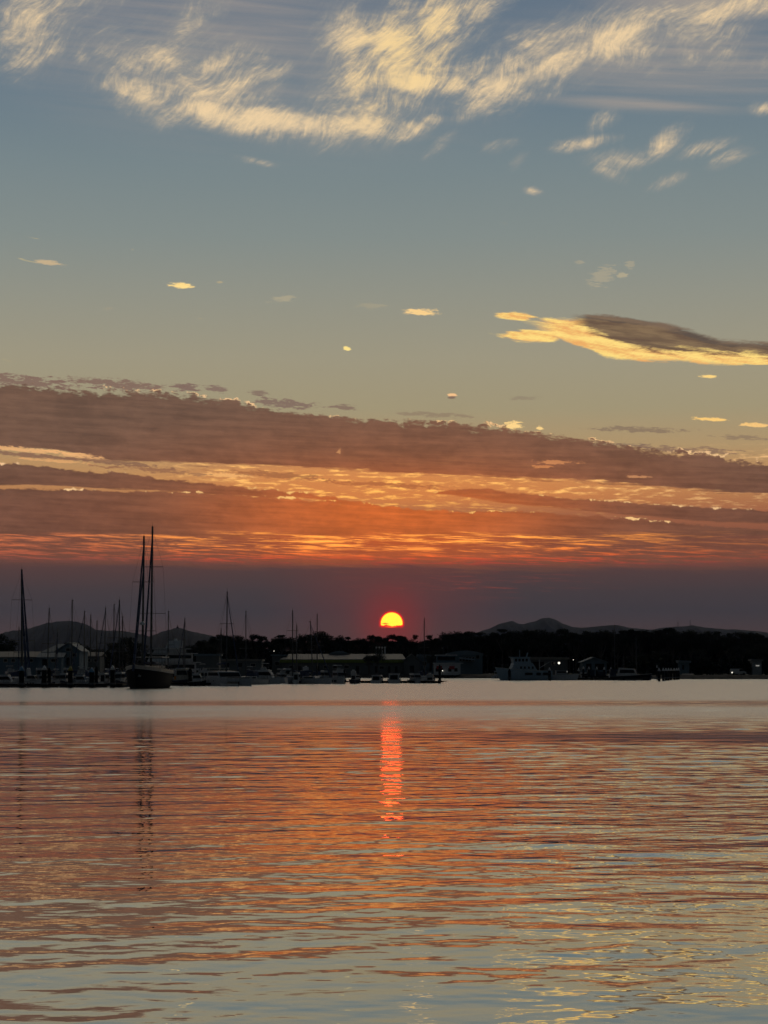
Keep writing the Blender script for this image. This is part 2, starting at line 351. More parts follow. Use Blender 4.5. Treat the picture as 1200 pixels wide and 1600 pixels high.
# ------------------------------------------------------------------ water
def build_water():
    rs = [2.0]
    while rs[-1] < 13: rs.append(rs[-1] + 0.35)
    while rs[-1] < 950:
        r = rs[-1]
        rs.append(r + (0.045 if r < 45 else 0.045 * (r / 45.0) ** 1.65))
    rs = np.array(rs)
    dense = np.linspace(-12.0, 12.0, 560)
    side_ = 12.0 + np.cumsum(np.linspace(0.1, 3.4, 42))
    az = np.radians(np.concatenate([-side_[::-1], dense, side_]))
    r, a = np.meshgrid(rs, az, indexing='ij')
    x = r * np.sin(a); y = r * np.cos(a)
    dr = np.gradient(rs)[:, None] * np.ones_like(a)
    da = (np.gradient(az)[None, :]) * r
    sp = np.maximum(dr, da * 0.8)
    z = np.zeros_like(x)
    rng = np.random.default_rng(5)
    # slow patches where the surface is livelier or calmer
    gust = np.zeros_like(x)
    for k in range(9):
        lam = rng.uniform(14, 60); th = rng.normal(math.pi / 2, 0.7)
        gust += np.sin(2 * math.pi / lam * (x * math.cos(th) * .7 + y * math.sin(th)) + rng.uniform(0, 6.28))
    gust = 1.0 + 0.15 * gust
    st = lambda v, a, b: (lambda t: t * t * (3 - 2 * t))(np.clip((v - a) / (b - a), 0, 1))
    gust *= 1.0 + 0.45 * st(r, 40, 85)                       # livelier further out
    gust *= 1.0 + 0.40 * (1 - st(r, 19, 27))
    gust *= 1.0 - 0.38 * st(r, 22, 29) * (1 - st(r, 46, 66))
    gust *= 1.0 + 0.65 * st(np.degrees(a) + 0.8 * np.sin(r * .35), 1.0, 5.0)         # the breeze reaches the right-hand side
    gust = np.clip(gust, 0.35, 2.4)
    N = 160
    lams = list(np.exp(rng.uniform(math.log(0.26), math.log(6.0), N)))
    trains = [(3.1, .42, .0060), (2.1, -.55, .0045), (1.35, .60, .0045), (4.4, -.22, .0045)]   # crests that cross the view aslant
    for lam, tilt_, sl_ in [(l, None, None) for l in lams] + trains:
        th = math.pi / 2 + 0.10 + rng.normal(0, 0.85 if lam < 0.6 else (0.62 if lam < 1.5 else 0.52))
        k = 2 * math.pi / lam
        slope = 0.0026 if lam < 0.6 else (0.0023 if lam < 2.2 else 0.0011)
        if tilt_ is not None: th = math.pi / 2 + tilt_; slope = sl_
        amp = slope / k
        w = np.clip((lam / sp - 2.5) / 3.0, 0, 1)
        rows = w.max(axis=1) > 0
        if not rows.any(): continue
        n = int(np.nonzero(rows)[0].max()) + 1
        ph = k * (x[:n] * math.cos(th) + y[:n] * math.sin(th)) + rng.uniform(0, 6.28)
        z[:n] += amp * w[:n] * gust[:n] * np.sin(ph)
    nr, nc = x.shape
    me = bpy.data.meshes.new('water')
    co = np.stack([x, y, z], axis=-1).reshape(-1, 3).astype(np.float32)
    me.vertices.add(nr * nc); me.vertices.foreach_set('co', co.ravel())
    i = np.arange(nr * nc).reshape(nr, nc)
    q = np.stack([i[:-1, :-1], i[:-1, 1:], i[1:, 1:], i[1:, :-1]], axis=-1).reshape(-1, 4)[:, ::-1]
    nf = len(q)
    me.loops.add(nf * 4); me.loops.foreach_set('vertex_index', q.ravel().astype(np.int32))
    me.polygons.add(nf)
    me.polygons.foreach_set('loop_start', (np.arange(nf) * 4).astype(np.int32))
    me.polygons.foreach_set('use_smooth', np.ones(nf, dtype=bool))
    me.update(); me.validate()
    o = bpy.data.objects.new('water', me); C.objects.link(o); o['kind'] = 'structure'
    m = bpy.data.materials.new('water'); m.use_nodes = True
    nt = m.node_tree; h = G(nt); b = nt.nodes['Principled BSDF']
    geo = h.n('ShaderNodeNewGeometry'); s3 = h.n('ShaderNodeSeparateXYZ'); nt.links.new(geo.outputs['Position'], s3.inputs[0])
    px, py = E(h, s3.outputs[0]), E(h, s3.outputs[1])
    pos = E(h, geo.outputs['Position'])
    n1 = h.noise(h.map(pos, scale=(75, 30, 10)), 5, .6)
    yy = py + (n1 - .5) * 46.0
    # wind-ruffled water by the marina, with calm slicks lying across it
    ruf = h.smooth(yy, 84.0, 165.0)
    slick = h.smooth(yy, 168.0, 188.0) * h.smooth(yy, 222.0, 198.0)
    ruf = ruf * (1.0 - slick * 0.6)
    mid = h.smooth(yy, 34.0, 85.0)
    rough = 0.010 + mid * 0.055 + ruf * 0.185
    h.set(b.inputs['Roughness'], rough)
    # the finest ripples, too small for the mesh
    bs = h.noise(h.map(pos, scale=(0.34, 0.22, 1)), 2, .5)
    bm_ = h.n('ShaderNodeBump'); bm_.inputs['Strength'].default_value = 1.0; bm_.inputs['Distance'].default_value = 0.0016
    h.set(bm_.inputs['Height'], bs); nt.links.new(bm_.outputs[0], b.inputs['Normal'])
    b.inputs['Base Color'].default_value = (0.030, 0.042, 0.040, 1)
    b.inputs['IOR'].default_value = 1.8
    gl = h.n('ShaderNodeBsdfGlossy'); gl.inputs['Color'].default_value = (.92, .92, .92, 1)
    h.set(gl.inputs['Roughness'], rough); nt.links.new(bm_.outputs[0], gl.inputs['Normal'])
    mx = h.n('ShaderNodeMixShader'); mx.inputs[0].default_value = 0.55
    nt.links.new(b.outputs[0], mx.inputs[1]); nt.links.new(gl.outputs[0], mx.inputs[2])
    nt.links.new(mx.outputs[0], nt.nodes['Material Output'].inputs['Surface'])
    me.materials.append(m)
build_water()

# ------------------------------------------------------------------ materials
def mat(name, c, rough=0.6, metal=0.0, var=0.15, scale=3.0, emit=None, es=1.0):
    dull = max(c) < .03
    m = bpy.data.materials.new(name); m.use_nodes = True
    nt = m.node_tree; h = G(nt); b = nt.nodes['Principled BSDF']
    b.inputs['Roughness'].default_value = rough; b.inputs['Metallic'].default_value = metal
    if dull: b.inputs['Specular IOR Level'].default_value = .12
    t = h.n('ShaderNodeTexCoord'); n = h.noise(h.map(E(h, t.outputs['Object']), scale=(1, 1, 0.6)), 4, 0.6, 0, scale)
    lo = tuple(v * (1 - var) for v in c) + (1,); hi = tuple(min(1, v * (1 + var)) for v in c) + (1,)
    h.set(b.inputs['Base Color'], h.mix(h.smooth(n, .3, .7), lo, hi))
    if emit:
        b.inputs['Emission Color'].default_value = emit + (1,); b.inputs['Emission Strength'].default_value = es
    return m
M = dict(
    white=mat('white_gelcoat', (.52, .54, .56), .45), cream=mat('cream_paint', (.42, .40, .36), .5),
    grey=mat('grey_paint', (.30, .32, .34), .5), blue=mat('pale_blue_paint', (.27, .37, .45), .6), navy=mat('navy_paint', (.02, .03, .06), .7),
    black=mat('black_paint', (.010, .010, .011), .85), glass=mat('dark_glass', (.015, .018, .02), .08), alu=mat('mast_aluminium', (.11, .115, .12), .6, .1),
    darkmast=mat('dark_mast', (.05, .05, .055), .5), rig=mat('rigging_wire', (.06, .06, .06), .5), sail=mat('furled_sailcloth', (.06, .08, .14), .9),
    canvas=mat('pale_canvas', (.5, .5, .48), .9), wood=mat('weathered_timber', (.09, .065, .045), .9), pile=mat('dark_pile', (.014, .013, .012), .9),
    conc=mat('concrete', (.22, .21, .20), .9), orange=mat('orange_plastic', (.55, .22, .04), .6), red=mat('red_paint', (.35, .03, .03), .6), cap=mat('white_plastic', (.75, .76, .78), .4),
    bluecap=mat('blue_plastic', (.12, .30, .50), .4), yellow=mat('yellow_plastic', (.45, .38, .10), .5),
    roof=mat('grey_metal_roofing', (.20, .20, .20), .6), roofb=mat('pale_blue_roofing', (.15, .20, .24), .7), roofc=mat('cream_roofing', (.22, .205, .18), .7),
    wall=mat('weatherboard', (.13, .14, .14), .9), wallb=mat('blue_weatherboard', (.13, .19, .24), .9), green=mat('lime_fascia', (.17, .22, .02), .6), steel=mat('bright_steel', (.62, .63, .64), .35),
    bark=mat('gum_bark', (.10, .085, .07), .9), leaf=mat('gum_leaves', (.020, .030, .014), .8, 0, .4, 1.2), shrub=mat('shrub_leaves', (.014, .024, .011), .85, 0, .4, .8),
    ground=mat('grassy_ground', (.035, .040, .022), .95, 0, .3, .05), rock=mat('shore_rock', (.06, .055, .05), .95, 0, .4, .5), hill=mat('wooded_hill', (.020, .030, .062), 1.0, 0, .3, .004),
    lamp=mat('lit_lamp', (.9, .9, .8), .5, 0, 0, 1, (1.0, .93, .78), 1.5), litwin=mat('lit_window', (.9, .9, .8), .5, 0, 0, 1, (1.0, .95, .85), .22))

# ------------------------------------------------------------------ mesh builder
class MB:
    def __init__(s): s.v = []; s.f = []
    def add(s, vs, fs):
        o = len(s.v); s.v += [tuple(p) for p in vs]; s.f += [tuple(o + i for i in f) for f in fs]
    def box(s, x0, x1, y0, y1, z0, z1, tx=0.0, ty=0.0):
        """box whose top is drawn in by tx, ty at each end"""
        s.add([(x0, y0, z0), (x1, y0, z0), (x1, y1, z0), (x0, y1, z0), (x0 + tx, y0 + ty, z1), (x1 - tx, y0 + ty, z1), (x1 - tx, y1 - ty, z1), (x0 + tx, y1 - ty, z1)],
              [(3, 2, 1, 0), (4, 5, 6, 7), (0, 1, 5, 4), (1, 2, 6, 5), (2, 3, 7, 6), (3, 0, 4, 7)])
    def tube(s, a, b, r0, r1=None, n=6):
        r1 = r0 if r1 is None else r1
        a = Vector(a); b = Vector(b); d = (b - a).normalized()
        u = d.orthogonal().normalized(); w = d.cross(u)
        vs = [a + (u * math.cos(t) + w * math.sin(t)) * r0 for t in [6.2832 * i / n for i in range(n)]]
        vs += [b + (u * math.cos(t) + w * math.sin(t)) * r1 for t in [6.2832 * i / n for i in range(n)]]
        s.add(vs, [(i, (i + 1) % n, n + (i + 1) % n, n + i) for i in range(n)] + [tuple(range(n - 1, -1, -1)), tuple(range(n, 2 * n))])
    def path(s, pts, r, n=5):
        for a, b in zip(pts[:-1], pts[1:]): s.tube(a, b, r, None, n)
    def prism(s, poly, y0, y1):
        """polygon in x-z, drawn out along y"""
        n = len(poly)
        s.add([(x, y0, z) for x, z in poly] + [(x, y1, z) for x, z in poly],
              [tuple(range(n)), tuple(range(2 * n - 1, n - 1, -1))] + [(i, n + i, n + (i + 1) % n, (i + 1) % n) for i in range(n)])
    def grid(s, rows, close=False):
        o = len(s.v); nr = len(rows); nc = len(rows[0])
        for r in rows: s.v += [tuple(p) for p in r]
        for i in range(nr - 1):
            for j in range(nc - 1): s.f.append((o + i * nc + j, o + i * nc + j + 1, o + (i + 1) * nc + j + 1, o + (i + 1) * nc + j))
    def build(s, name, m, parent=None, smooth=False, label=None):
        me = bpy.data.meshes.new(name); me.from_pydata(s.v, [], s.f)
        bm = bmesh.new(); bm.from_mesh(me); bmesh.ops.recalc_face_normals(bm, faces=bm.faces); bm.to_mesh(me); bm.free()
        if smooth: me.polygons.foreach_set('use_smooth', [True] * len(me.polygons))
        me.materials.append(M[m] if isinstance(m, str) else m)
        o = bpy.data.objects.new(name, me); C.objects.link(o)
        if parent: o.parent = parent
        if label: o['label'] = label
        return o
def thing(name, label, cat, loc=(0, 0, 0), rz=0.0, group=None):
    o = bpy.data.objects.new(name, None); C.objects.link(o)
    o.location = loc; o.rotation_euler = (0, 0, rz); o['label'] = label; o['category'] = cat
    if group: o['group'] = group
    return o
def tag(o, label, cat, group=None):
    o['label'] = label; o['category'] = cat
    if group: o['group'] = group
    return o
def struct(o): o['kind'] = 'structure'; return o
def copy_tree(o, parent=None):
    c = o.copy(); C.objects.link(c); c.parent = parent
    for ch in list(o.children): copy_tree(ch, c)
    return c
def Wx(px, d): return at(px, 1045, d).x
def Wz(py, d): return at(600, py, d).z

# ------------------------------------------------------------------ land
COAST = [(-400, 560), (-30, 560), (140, 600), (330, 690), (430, 735), (560, 742), (650, 735), (740, 705), (900, 690), (1000, 650), (1060, 642), (1600, 642)]
def coast(px):
    for (a, da), (b, db) in zip(COAST[:-1], COAST[1:]):
        if a <= px <= b: return da + (db - da) * (px - a) / (b - a)
    return 600
m = MB(); rows = []
for px in range(-400, 1601, 20):
    d = coast(px) + random.uniform(-3, 3); x = Wx(px, d) / d
    rows.append([(x * d, d, -1.0), (x * (d + 1.5), d + 1.5, 0.35 + random.uniform(-.15, .15)), (x * (d + 5), d + 5, 1.15 + random.uniform(-.1, .1))])
m.grid(rows); struct(m.build('shore_bank', 'rock'))
m = MB(); rows2 = []
for r in rows:
    x, y, z = r[2]; k = x / y
    rows2.append([(x, y, z)] + [(k * q, q, 1.2 + (q - 600) * .0006) for q in (760, 900, 1500, 3500, 12000, 30000)])
m.grid(rows2)
m.add([(-36000, 560, 1.0), (rows2[0][0][0], 560, 1.0), (rows2[0][-1][0], 30000, 18), (-36000, 30000, 18)], [(0, 1, 2, 3)])
m.add([(36000, 642, 1.0), (rows2[-1][0][0], 642, 1.0), (rows2[-1][-1][0], 30000, 18), (36000, 30000, 18)], [(3, 2, 1, 0)])
struct(m.build('ground', 'ground'))

def hill(name, prof, d, depth, seed):
    """a ridge: the traced skyline is its crest, with spurs and gullies running down both sides"""
    rng = np.random.default_rng(seed)
    pts = []
    for (a, ya), (b, yb) in zip(prof[:-1], prof[1:]):
        n = max(1, int((b - a) / 1.5))
        for i in range(n):
            t = i / n; pts.append((a + (b - a) * t, ya + (yb - ya) * t))
    pts.append(prof[-1])
    m = MB(); rows = []
    px_ = np.array([p[0] for p in pts]); wig = np.zeros(len(pts))
    for k in range(14):
        lam = rng.uniform(2.5, 30); wig += 0.10 * (lam / 10) ** .6 * np.sin(px_ * 6.28 / lam + rng.uniform(0, 6))
    wig += rng.normal(0, .16, len(pts))
    for i, (px, py) in enumerate(pts):
        z = Wz(py - wig[i] * .6, d); row = []
        for k in range(-9, 10):
            t = k / 9.0; prof_ = (1 - abs(t)) ** 1.15
            spur = math.sin(px * .21 + k * .8) * .07 + math.sin(px * .53 + k * 1.7) * .05
            zz = 10 + (z - 10) * max(0.0, prof_ + spur * (1 - prof_) * min(1, prof_ * 4) * 2)
            y = d + t * depth; row.append((Wx(px, d) * (1 + t * depth / d * .3), y, zz if k else z))
        rows.append(row)
    m.grid(rows); return struct(m.build(name, 'hill', None, True))
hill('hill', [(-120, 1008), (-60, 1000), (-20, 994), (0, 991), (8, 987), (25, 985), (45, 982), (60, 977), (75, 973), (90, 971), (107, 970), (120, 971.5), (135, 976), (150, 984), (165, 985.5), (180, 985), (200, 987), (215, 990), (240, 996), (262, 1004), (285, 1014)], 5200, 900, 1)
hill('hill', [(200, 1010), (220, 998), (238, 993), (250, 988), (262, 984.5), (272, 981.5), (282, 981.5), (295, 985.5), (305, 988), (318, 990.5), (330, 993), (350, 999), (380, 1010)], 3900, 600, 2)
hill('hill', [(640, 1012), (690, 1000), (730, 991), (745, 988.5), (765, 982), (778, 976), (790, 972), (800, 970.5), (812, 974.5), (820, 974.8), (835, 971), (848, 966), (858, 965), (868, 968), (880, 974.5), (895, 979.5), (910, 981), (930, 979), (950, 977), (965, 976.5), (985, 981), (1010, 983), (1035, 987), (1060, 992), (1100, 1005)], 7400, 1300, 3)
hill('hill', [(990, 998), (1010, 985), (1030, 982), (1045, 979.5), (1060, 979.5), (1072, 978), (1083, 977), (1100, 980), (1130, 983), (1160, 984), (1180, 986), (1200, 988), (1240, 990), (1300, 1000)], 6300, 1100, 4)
for px, py, top, lab in ((1060, 979.5, 970.5, 'shorter faint lattice mast on the right-hand hill crest'), (1079, 977.5, 968.5, 'taller faint lattice mast on the right-hand hill crest')):
    d = 6300; z0, z1 = Wz(py + 1, d), Wz(top, d); x = Wx(px, d)
    t = thing('radio_mast', lab, 'radio mast', (x, d, z0), 0, 'radio masts on the hill')
    m = MB(); H = z1 - z0
    for q in range(3):
        a = q * 2.094; m.tube((math.cos(a) * 1.2, math.sin(a) * 1.2, 0), (math.cos(a) * .5, math.sin(a) * .5, H), .32, .25)
    for k in range(7):
        a = k * 2.094; m.tube((math.cos(a) * 1.1, math.sin(a) * 1.1, H * k / 7), (math.cos(a + 2.09) * .9, math.sin(a + 2.09) * .9, H * (k + 1) / 7), .15)
    m.build('lattice', 'darkmast', t)
    m = MB(); m.tube((0, 0, H * .72), (0, 0, H * .80), 1.1, 1.1, 10); m.build('antenna', 'darkmast', t)
d = 3900; t = thing('hilltop_tower', 'small tower standing on the pointed hill behind the schooner', 'tower', (Wx(277, d), d, Wz(982.5, d)))
m = MB(); m.box(-2, 2, -2, 2, 0, 3.4, .3, .3); m.build('tower_base', 'hill', t)
m = MB(); m.tube((0, 0, 3), (0, 0, 7.0), .8, .5); m.build('pole', 'darkmast', t)

# ------------------------------------------------------------------ trees
def leaf_cloud(clumps, n, size, seed):
    """leaf-sized faces spread through the volume of several clumps"""
    rng = np.random.default_rng(seed)
    vol = np.array([c[3] * c[3] * c[4] for c in clumps]); vol = vol / vol.sum()
    idx = rng.choice(len(clumps), n, p=vol)
    cl = np.array(clumps)[idx]
    dr = rng.normal(size=(n, 3)); dr /= np.linalg.norm(dr, axis=1)[:, None]
    rad = rng.uniform(0, 1, n) ** 0.42 * (1 + rng.normal(0, .10, n))
    p = cl[:, :3] + dr * rad[:, None] * np.stack([cl[:, 3], cl[:, 3], cl[:, 4]], 1)
    a = rng.normal(size=(n, 3)); a /= np.linalg.norm(a, axis=1)[:, None]
    b = np.cross(a, rng.normal(size=(n, 3))); b /= np.linalg.norm(b, axis=1)[:, None]
    s = size * rng.uniform(.6, 1.4, n)[:, None]
    v = np.stack([p - a * s, p + b * s * .55, p + a * s, p - b * s * .55], 1).reshape(-1, 3)
    return v
def leaf_obj(name, v, material, parent):
    me = bpy.data.meshes.new(name); n = len(v) // 4
    me.vertices.add(len(v)); me.vertices.foreach_set('co', v.astype(np.float32).ravel())
    me.loops.add(n * 4); me.loops.foreach_set('vertex_index', np.arange(n * 4, dtype=np.int32))
    me.polygons.add(n); me.polygons.foreach_set('loop_start', (np.arange(n) * 4).astype(np.int32)); me.update()
    me.materials.append(M[material]); o = bpy.data.objects.new(name, me); C.objects.link(o)
    if parent: o.parent = parent
    return o
def make_tree(name, seed, H, kind, leaves=3400):
    """kind: 'round' full crown, 'open' separate clumps on bare limbs, 'umbrella' flat high crown"""
    rnd = random.Random(seed); t = thing(name, '', 'tree'); m = MB()
    w = H * .30; clumps = []
    lean = rnd.uniform(-.05, .05) * H
    fork = (lean * .4, 0, H * (.34 if kind != 'umbrella' else .5))
    m.tube((0, 0, -.5), fork, H * .022, H * .015, 7)
    nb = {'round': 9, 'open': 8, 'umbrella': 6}[kind]
    for k in range(nb):
        a = k * 2.4 + rnd.uniform(-.4, .4)
        if kind == 'round': rr, zz = w * rnd.uniform(.25, .85), H * rnd.uniform(.50, .92); cr, cz = w * rnd.uniform(.34, .55), H * rnd.uniform(.09, .14)
        elif kind == 'open': rr, zz = w * rnd.uniform(.25, 1.0), H * rnd.uniform(.58, .94); cr, cz = w * rnd.uniform(.26, .42), H * rnd.uniform(.05, .08)
        else: rr, zz = w * rnd.uniform(.3, 1.05), H * rnd.uniform(.84, .94); cr, cz = w * rnd.uniform(.34, .5), H * rnd.uniform(.04, .06)
        if k == 0: rr = w * .15; zz = H * (1 - cz / H)
        zz = min(zz, H - cz)
        e = (lean + math.cos(a) * rr, math.sin(a) * rr, zz)
        mid = tuple(f_ * .45 + g_ * .55 + rnd.uniform(-.3, .3) for f_, g_ in zip(fork, e))
        m.tube(fork, mid, H * .010, H * .007, 5); m.tube(mid, e, H * .007, H * .003, 5)
        clumps.append((*e, cr, cz))
        for q in range(3):
            clumps.append((e[0] + rnd.uniform(-1, 1) * cr, e[1] + rnd.uniform(-1, 1) * cr, min(H - cz * .5, e[2] + rnd.uniform(-.9, .7) * cz), cr * .5, cz * .55))
    m.build('trunk', 'bark', t)
    leaf_obj('crown', leaf_cloud(clumps, leaves, H * .016, seed), 'leaf', t)
    return t
protos = []
for i, k in enumerate(('round', 'open', 'round', 'open', 'umbrella', 'round', 'open', 'round')):
    protos.append(make_tree('gum_tree', 40 + i, 15.0, k))
PROF = [(316, 1000), (330, 994.5), (345, 991), (360, 993), (372, 992), (384, 998), (400, 991), (412, 993.5), (430, 995), (440, 992), (455, 995), (470, 990.5), (482, 991), (500, 986), (512, 991), (520, 997.5), (530, 993), (545, 995),
        (558, 997), (568, 1000), (582, 992), (590, 999), (600, 996), (615, 991), (626, 994), (640, 998), (652, 991.5), (668, 992), (675, 998), (684, 997), (700, 987), (708, 991), (716, 986), (726, 989), (737, 986), (750, 988), (762, 990),
        (772, 988), (785, 983), (798, 987), (808, 985), (824, 984), (835, 990), (845, 983.5), (860, 987), (876, 982), (890, 988), (900, 989), (912, 986), (925, 987), (940, 984), (955, 985), (965, 990), (975, 985), (988, 983), (1000, 987), (1010, 984),
        (1020, 989), (1035, 984), (1043, 980.5), (1052, 985), (1062, 986), (1072, 989), (1080, 984), (1095, 988), (1110, 986), (1125, 986), (1140, 989), (1160, 987), (1175, 988), (1190, 991), (1205, 989), (1225, 988), (1250, 990), (1280, 986), (1310, 990)]
def prof(px):
    for (a, ya), (b, yb) in zip(PROF[:-1], PROF[1:]):
        if a <= px <= b: return ya + (yb - ya) * (px - a) / (b - a)
    return 995
used_p = set()
def place_tree(px, d, top, label, group, kind=None, wide=1.0):
    k = random.randrange(8) if kind is None else kind
    H = Wz(top, d) - 1.2
    o = protos[k] if k not in used_p else copy_tree(protos[k])
    used_p.add(k)
    o.location = (Wx(px, d), d, 1.2); o.rotation_euler = (0, 0, random.uniform(0, 6.28)); s = H / 15.0
    o.scale = (s * wide * random.uniform(.85, 1.15), s * wide, s); o['label'] = label
    if group: o['group'] = group
    elif 'group' in o: del o['group']
    return o
TL = 'dark gum tree in the unbroken tree line along the far shore'; TG = 'gum trees of the far shore tree line'
for i, (px, top) in enumerate(PROF):
    place_tree(px, 800 + random.uniform(-12, 12), top, TL, TG, {1043: 1, 582: 3, 500: 0, 1035: 1, 615: 3, 652: 6, 700: 2, 716: 5}.get(px), .85)
px = 322
while px < 1300:
    place_tree(px, 850 + random.uniform(-14, 18), prof(px) + random.uniform(5, 11), TL, TG); px += random.uniform(9, 14)
place_tree(590, 728, 1012, 'dark tree in front of the long low building under the sun', None, 0, 1.0)
place_tree(576, 734, 1024, 'low leafy tree left of the tree that hides the long building', None, 2, 1.4)
place_tree(-4, 640, 990, 'big round dark tree cut by the left edge of the picture', None, 5, 1.35)
place_tree(16, 650, 1008, 'low tree beside the big round tree at the left edge', None, 7, 1.2)
place_tree(117, 660, 1003, 'round dark tree behind the pale blue gabled house', None, 0, 1.1)
place_tree(135, 670, 1009, 'small tree right of the pale blue gabled house', None, 2, 1.1)
place_tree(152, 660, 1014, 'lowest tree in the gap between gabled house and schooner', None, 5, 1.3)
place_tree(198, 650, 995, 'tall dark tree just left of the schooner masts', None, 7, 1.15)
place_tree(178, 665, 1004, 'medium dark tree left of the tall tree by the schooner', None, 0, 1.2)
place_tree(214, 670, 1004, 'dark tree seen between the schooner masts', None, 3, 1.2)
place_tree(316, 700, 1001, 'dark tree at the left end of the far tree line', None, 5, 1.3)
place_tree(300, 690, 1008, 'lower tree right of the pointed hill above the marina', None, 2, 1.2)
place_tree(678, 735, 1018, 'small tree behind the white two-deck houseboat', None, 7, 1.1)
place_tree(1000, 700, 1020, 'low rounded tree behind the black workboat', None, 2, 1.5)
place_tree(1030, 690, 1016, 'low spreading tree left of the small white shed', None, 5, 1.6)
place_tree(1095, 680, 1014, 'low broad tree right of the small white shed', None, 0, 1.5)
place_tree(1150, 690, 1010, 'broad dark tree above the lit van', None, 2, 1.6)
place_tree(1190, 700, 1006, 'broad dark tree near the lit window at right', None, 5, 1.6)
# undergrowth that closes the wood below the crowns
rng = np.random.default_rng(3); cl = []
for px in np.arange(318, 1330, 3.0):
    for d in (812, 865):
        H = (Wz(prof(px), d) - 1.2); r = rng.uniform(2.0, 3.4)
        cl.append((Wx(px, d), d + rng.uniform(-4, 4), 1.2 + H * .18, r, H * .22)); cl.append((Wx(px, d), d + rng.uniform(-4, 4), 1.2 + H * rng.uniform(.38, .50), r, H * .22))
for px in list(np.arange(120, 325, 4.0)) + list(np.arange(-60, 14, 4.0)):
    d = 690; top = 1014 + rng.uniform(-2, 3); H = Wz(top, d) - 1.2; cl.append((Wx(px, d), d + rng.uniform(-4, 4), 1.2 + H * .45, 2.8, H * .5))
for px in np.arange(985, 1330, 3.0):
    d = 676; H = 5.2 + rng.uniform(-.8, .8); cl.append((Wx(px, d), d + rng.uniform(-2, 2), 1.0 + H * .42, 2.4, H * .5))
o = leaf_obj('undergrowth', leaf_cloud(cl, 95000, .62, 9), 'shrub', None); o['kind'] = 'stuff'

# ------------------------------------------------------------------ buildings
def shed(name, label, cat, px0, px1, d, eave, ridge, depth=14, wall='wall', roof='roof', kind='gable_side', ridge_px=None, fascia=None, openings=(), rz=0, over=.5):
    """openings: (px0, px1, y_top, y_bottom, part name, material)"""
    x0, x1 = Wx(px0, d), Wx(px1, d); cx = (x0 + x1) / 2; ze = Wz(eave, d) - 1.1; zr = Wz(ridge, d) - 1.1; w = (x1 - x0) / 2
    t = thing(name, label, cat, (cx, d, 1.1), rz)
    m = MB(); m.box(-w, w, 0, depth, -.6, ze)
    if kind == 'gable_front': m.prism([(-w, ze), (w, ze), (((Wx(ridge_px, d) if ridge_px else cx) - cx), zr)], 0, depth)
    m.build('wall', wall, t)
    m = MB()
    if kind == 'gable_side':
        m.add([(-w - over, -over, ze - .05), (w + over, -over, ze - .05), (w + over, depth / 2, zr), (-w - over, depth / 2, zr), (w + over, depth + over, ze - .05), (-w - over, depth + over, ze - .05),
               (-w - over, -over, ze + .2), (w + over, -over, ze + .2), (w + over, depth / 2, zr + .25), (-w - over, depth / 2, zr + .25), (w + over, depth + over, ze + .2), (-w - over, depth + over, ze + .2)],
              [(6, 7, 8, 9), (9, 8, 10, 11), (0, 1, 7, 6), (1, 2, 8, 7), (2, 4, 10, 8), (4, 5, 11, 10), (5, 3, 9, 11), (3, 0, 6, 9), (0, 3, 2, 1), (3, 5, 4, 2)])
    elif kind == 'hip':
        h = min(w * .5, (zr - ze) * 3.2); r0, r1 = -w + h, w - h
        if ridge_px: r0, r1 = Wx(ridge_px[0], d) - cx, Wx(ridge_px[1], d) - cx
        m.add([(-w - over, -over, ze), (w + over, -over, ze), (w + over, depth + over, ze), (-w - over, depth + over, ze), (-w - over, -over, ze + .2), (w + over, -over, ze + .2), (w + over, depth + over, ze + .2), (-w - over, depth + over, ze + .2), (r0, depth / 2, zr), (r1, depth / 2, zr)],
              [(3, 2, 1, 0), (0, 1, 5, 4), (1, 2, 6, 5), (2, 3, 7, 6), (3, 0, 4, 7), (4, 5, 9, 8), (5, 6, 9), (6, 7, 8, 9), (7, 4, 8)])
    elif kind == 'gable_front':
        rx = ((Wx(ridge_px, d) if ridge_px else cx) - cx)
        m.prism([(-w - over, ze - .1), (rx, zr + .05), (w + over, ze - .1), (w + over, ze + .12), (rx, zr + .3), (-w - over, ze + .12)], -over, depth + over)
    elif kind == 'flat':
        m.prism([(-w - over, ze + .01), (w + over, ze + .01), (w + over, zr), (-w - over, zr + .15)], -over, depth + over)
    elif kind == 'arch':
        n = 12; pts = [(-w - .3 + (2 * w + .6) * i / n, ze + (zr - ze) * math.sin(math.pi * (.10 + .8 * i / n)) ** .8) for i in range(n + 1)]
        m.prism([(-w - .3, ze + .01)] + pts + [(w + .3, ze + .01)], -.4, depth + .4)
    m.build('roof', roof, t)
    if fascia:
        m = MB(); zf = Wz(fascia[0], d) - 1.1; zg = Wz(fascia[1], d) - 1.1
        m.box(-w - over - .1, w + over + .1, -over - .12, -over - .02, zg, zf); m.build('fascia', fascia[2], t)
    for a, b, ya, yb, nm, mm in openings:
        za, zb = Wz(ya, d) - 1.1, Wz(yb, d) - 1.1; xa, xb = Wx(a, d) - cx, Wx(b, d) - cx
        m = MB(); m.box(xa, xb, -.06, .05, zb, za); o = m.build(nm, mm, t)
        if nm == 'window':
            m = MB()
            for (p, q, r_, s_) in ((xa - .1, xb + .1, za, za + .1), (xa - .1, xb + .1, zb - .1, zb), (xa - .1, xa, zb, za), (xb, xb + .1, zb, za)): m.box(p, q, -.10, .04, r_, s_)
            m.build('frame', 'cream', o)
    return t
shed('boat_shed', 'long low shed with pale roof at the left edge of the marina', 'shed', -40, 63, 565, 1027.5, 1019, 22, 'wallb', 'roofc', openings=[(a, a + 5, 1030, 1034, 'window', 'glass') for a in (6, 18, 32, 46)])
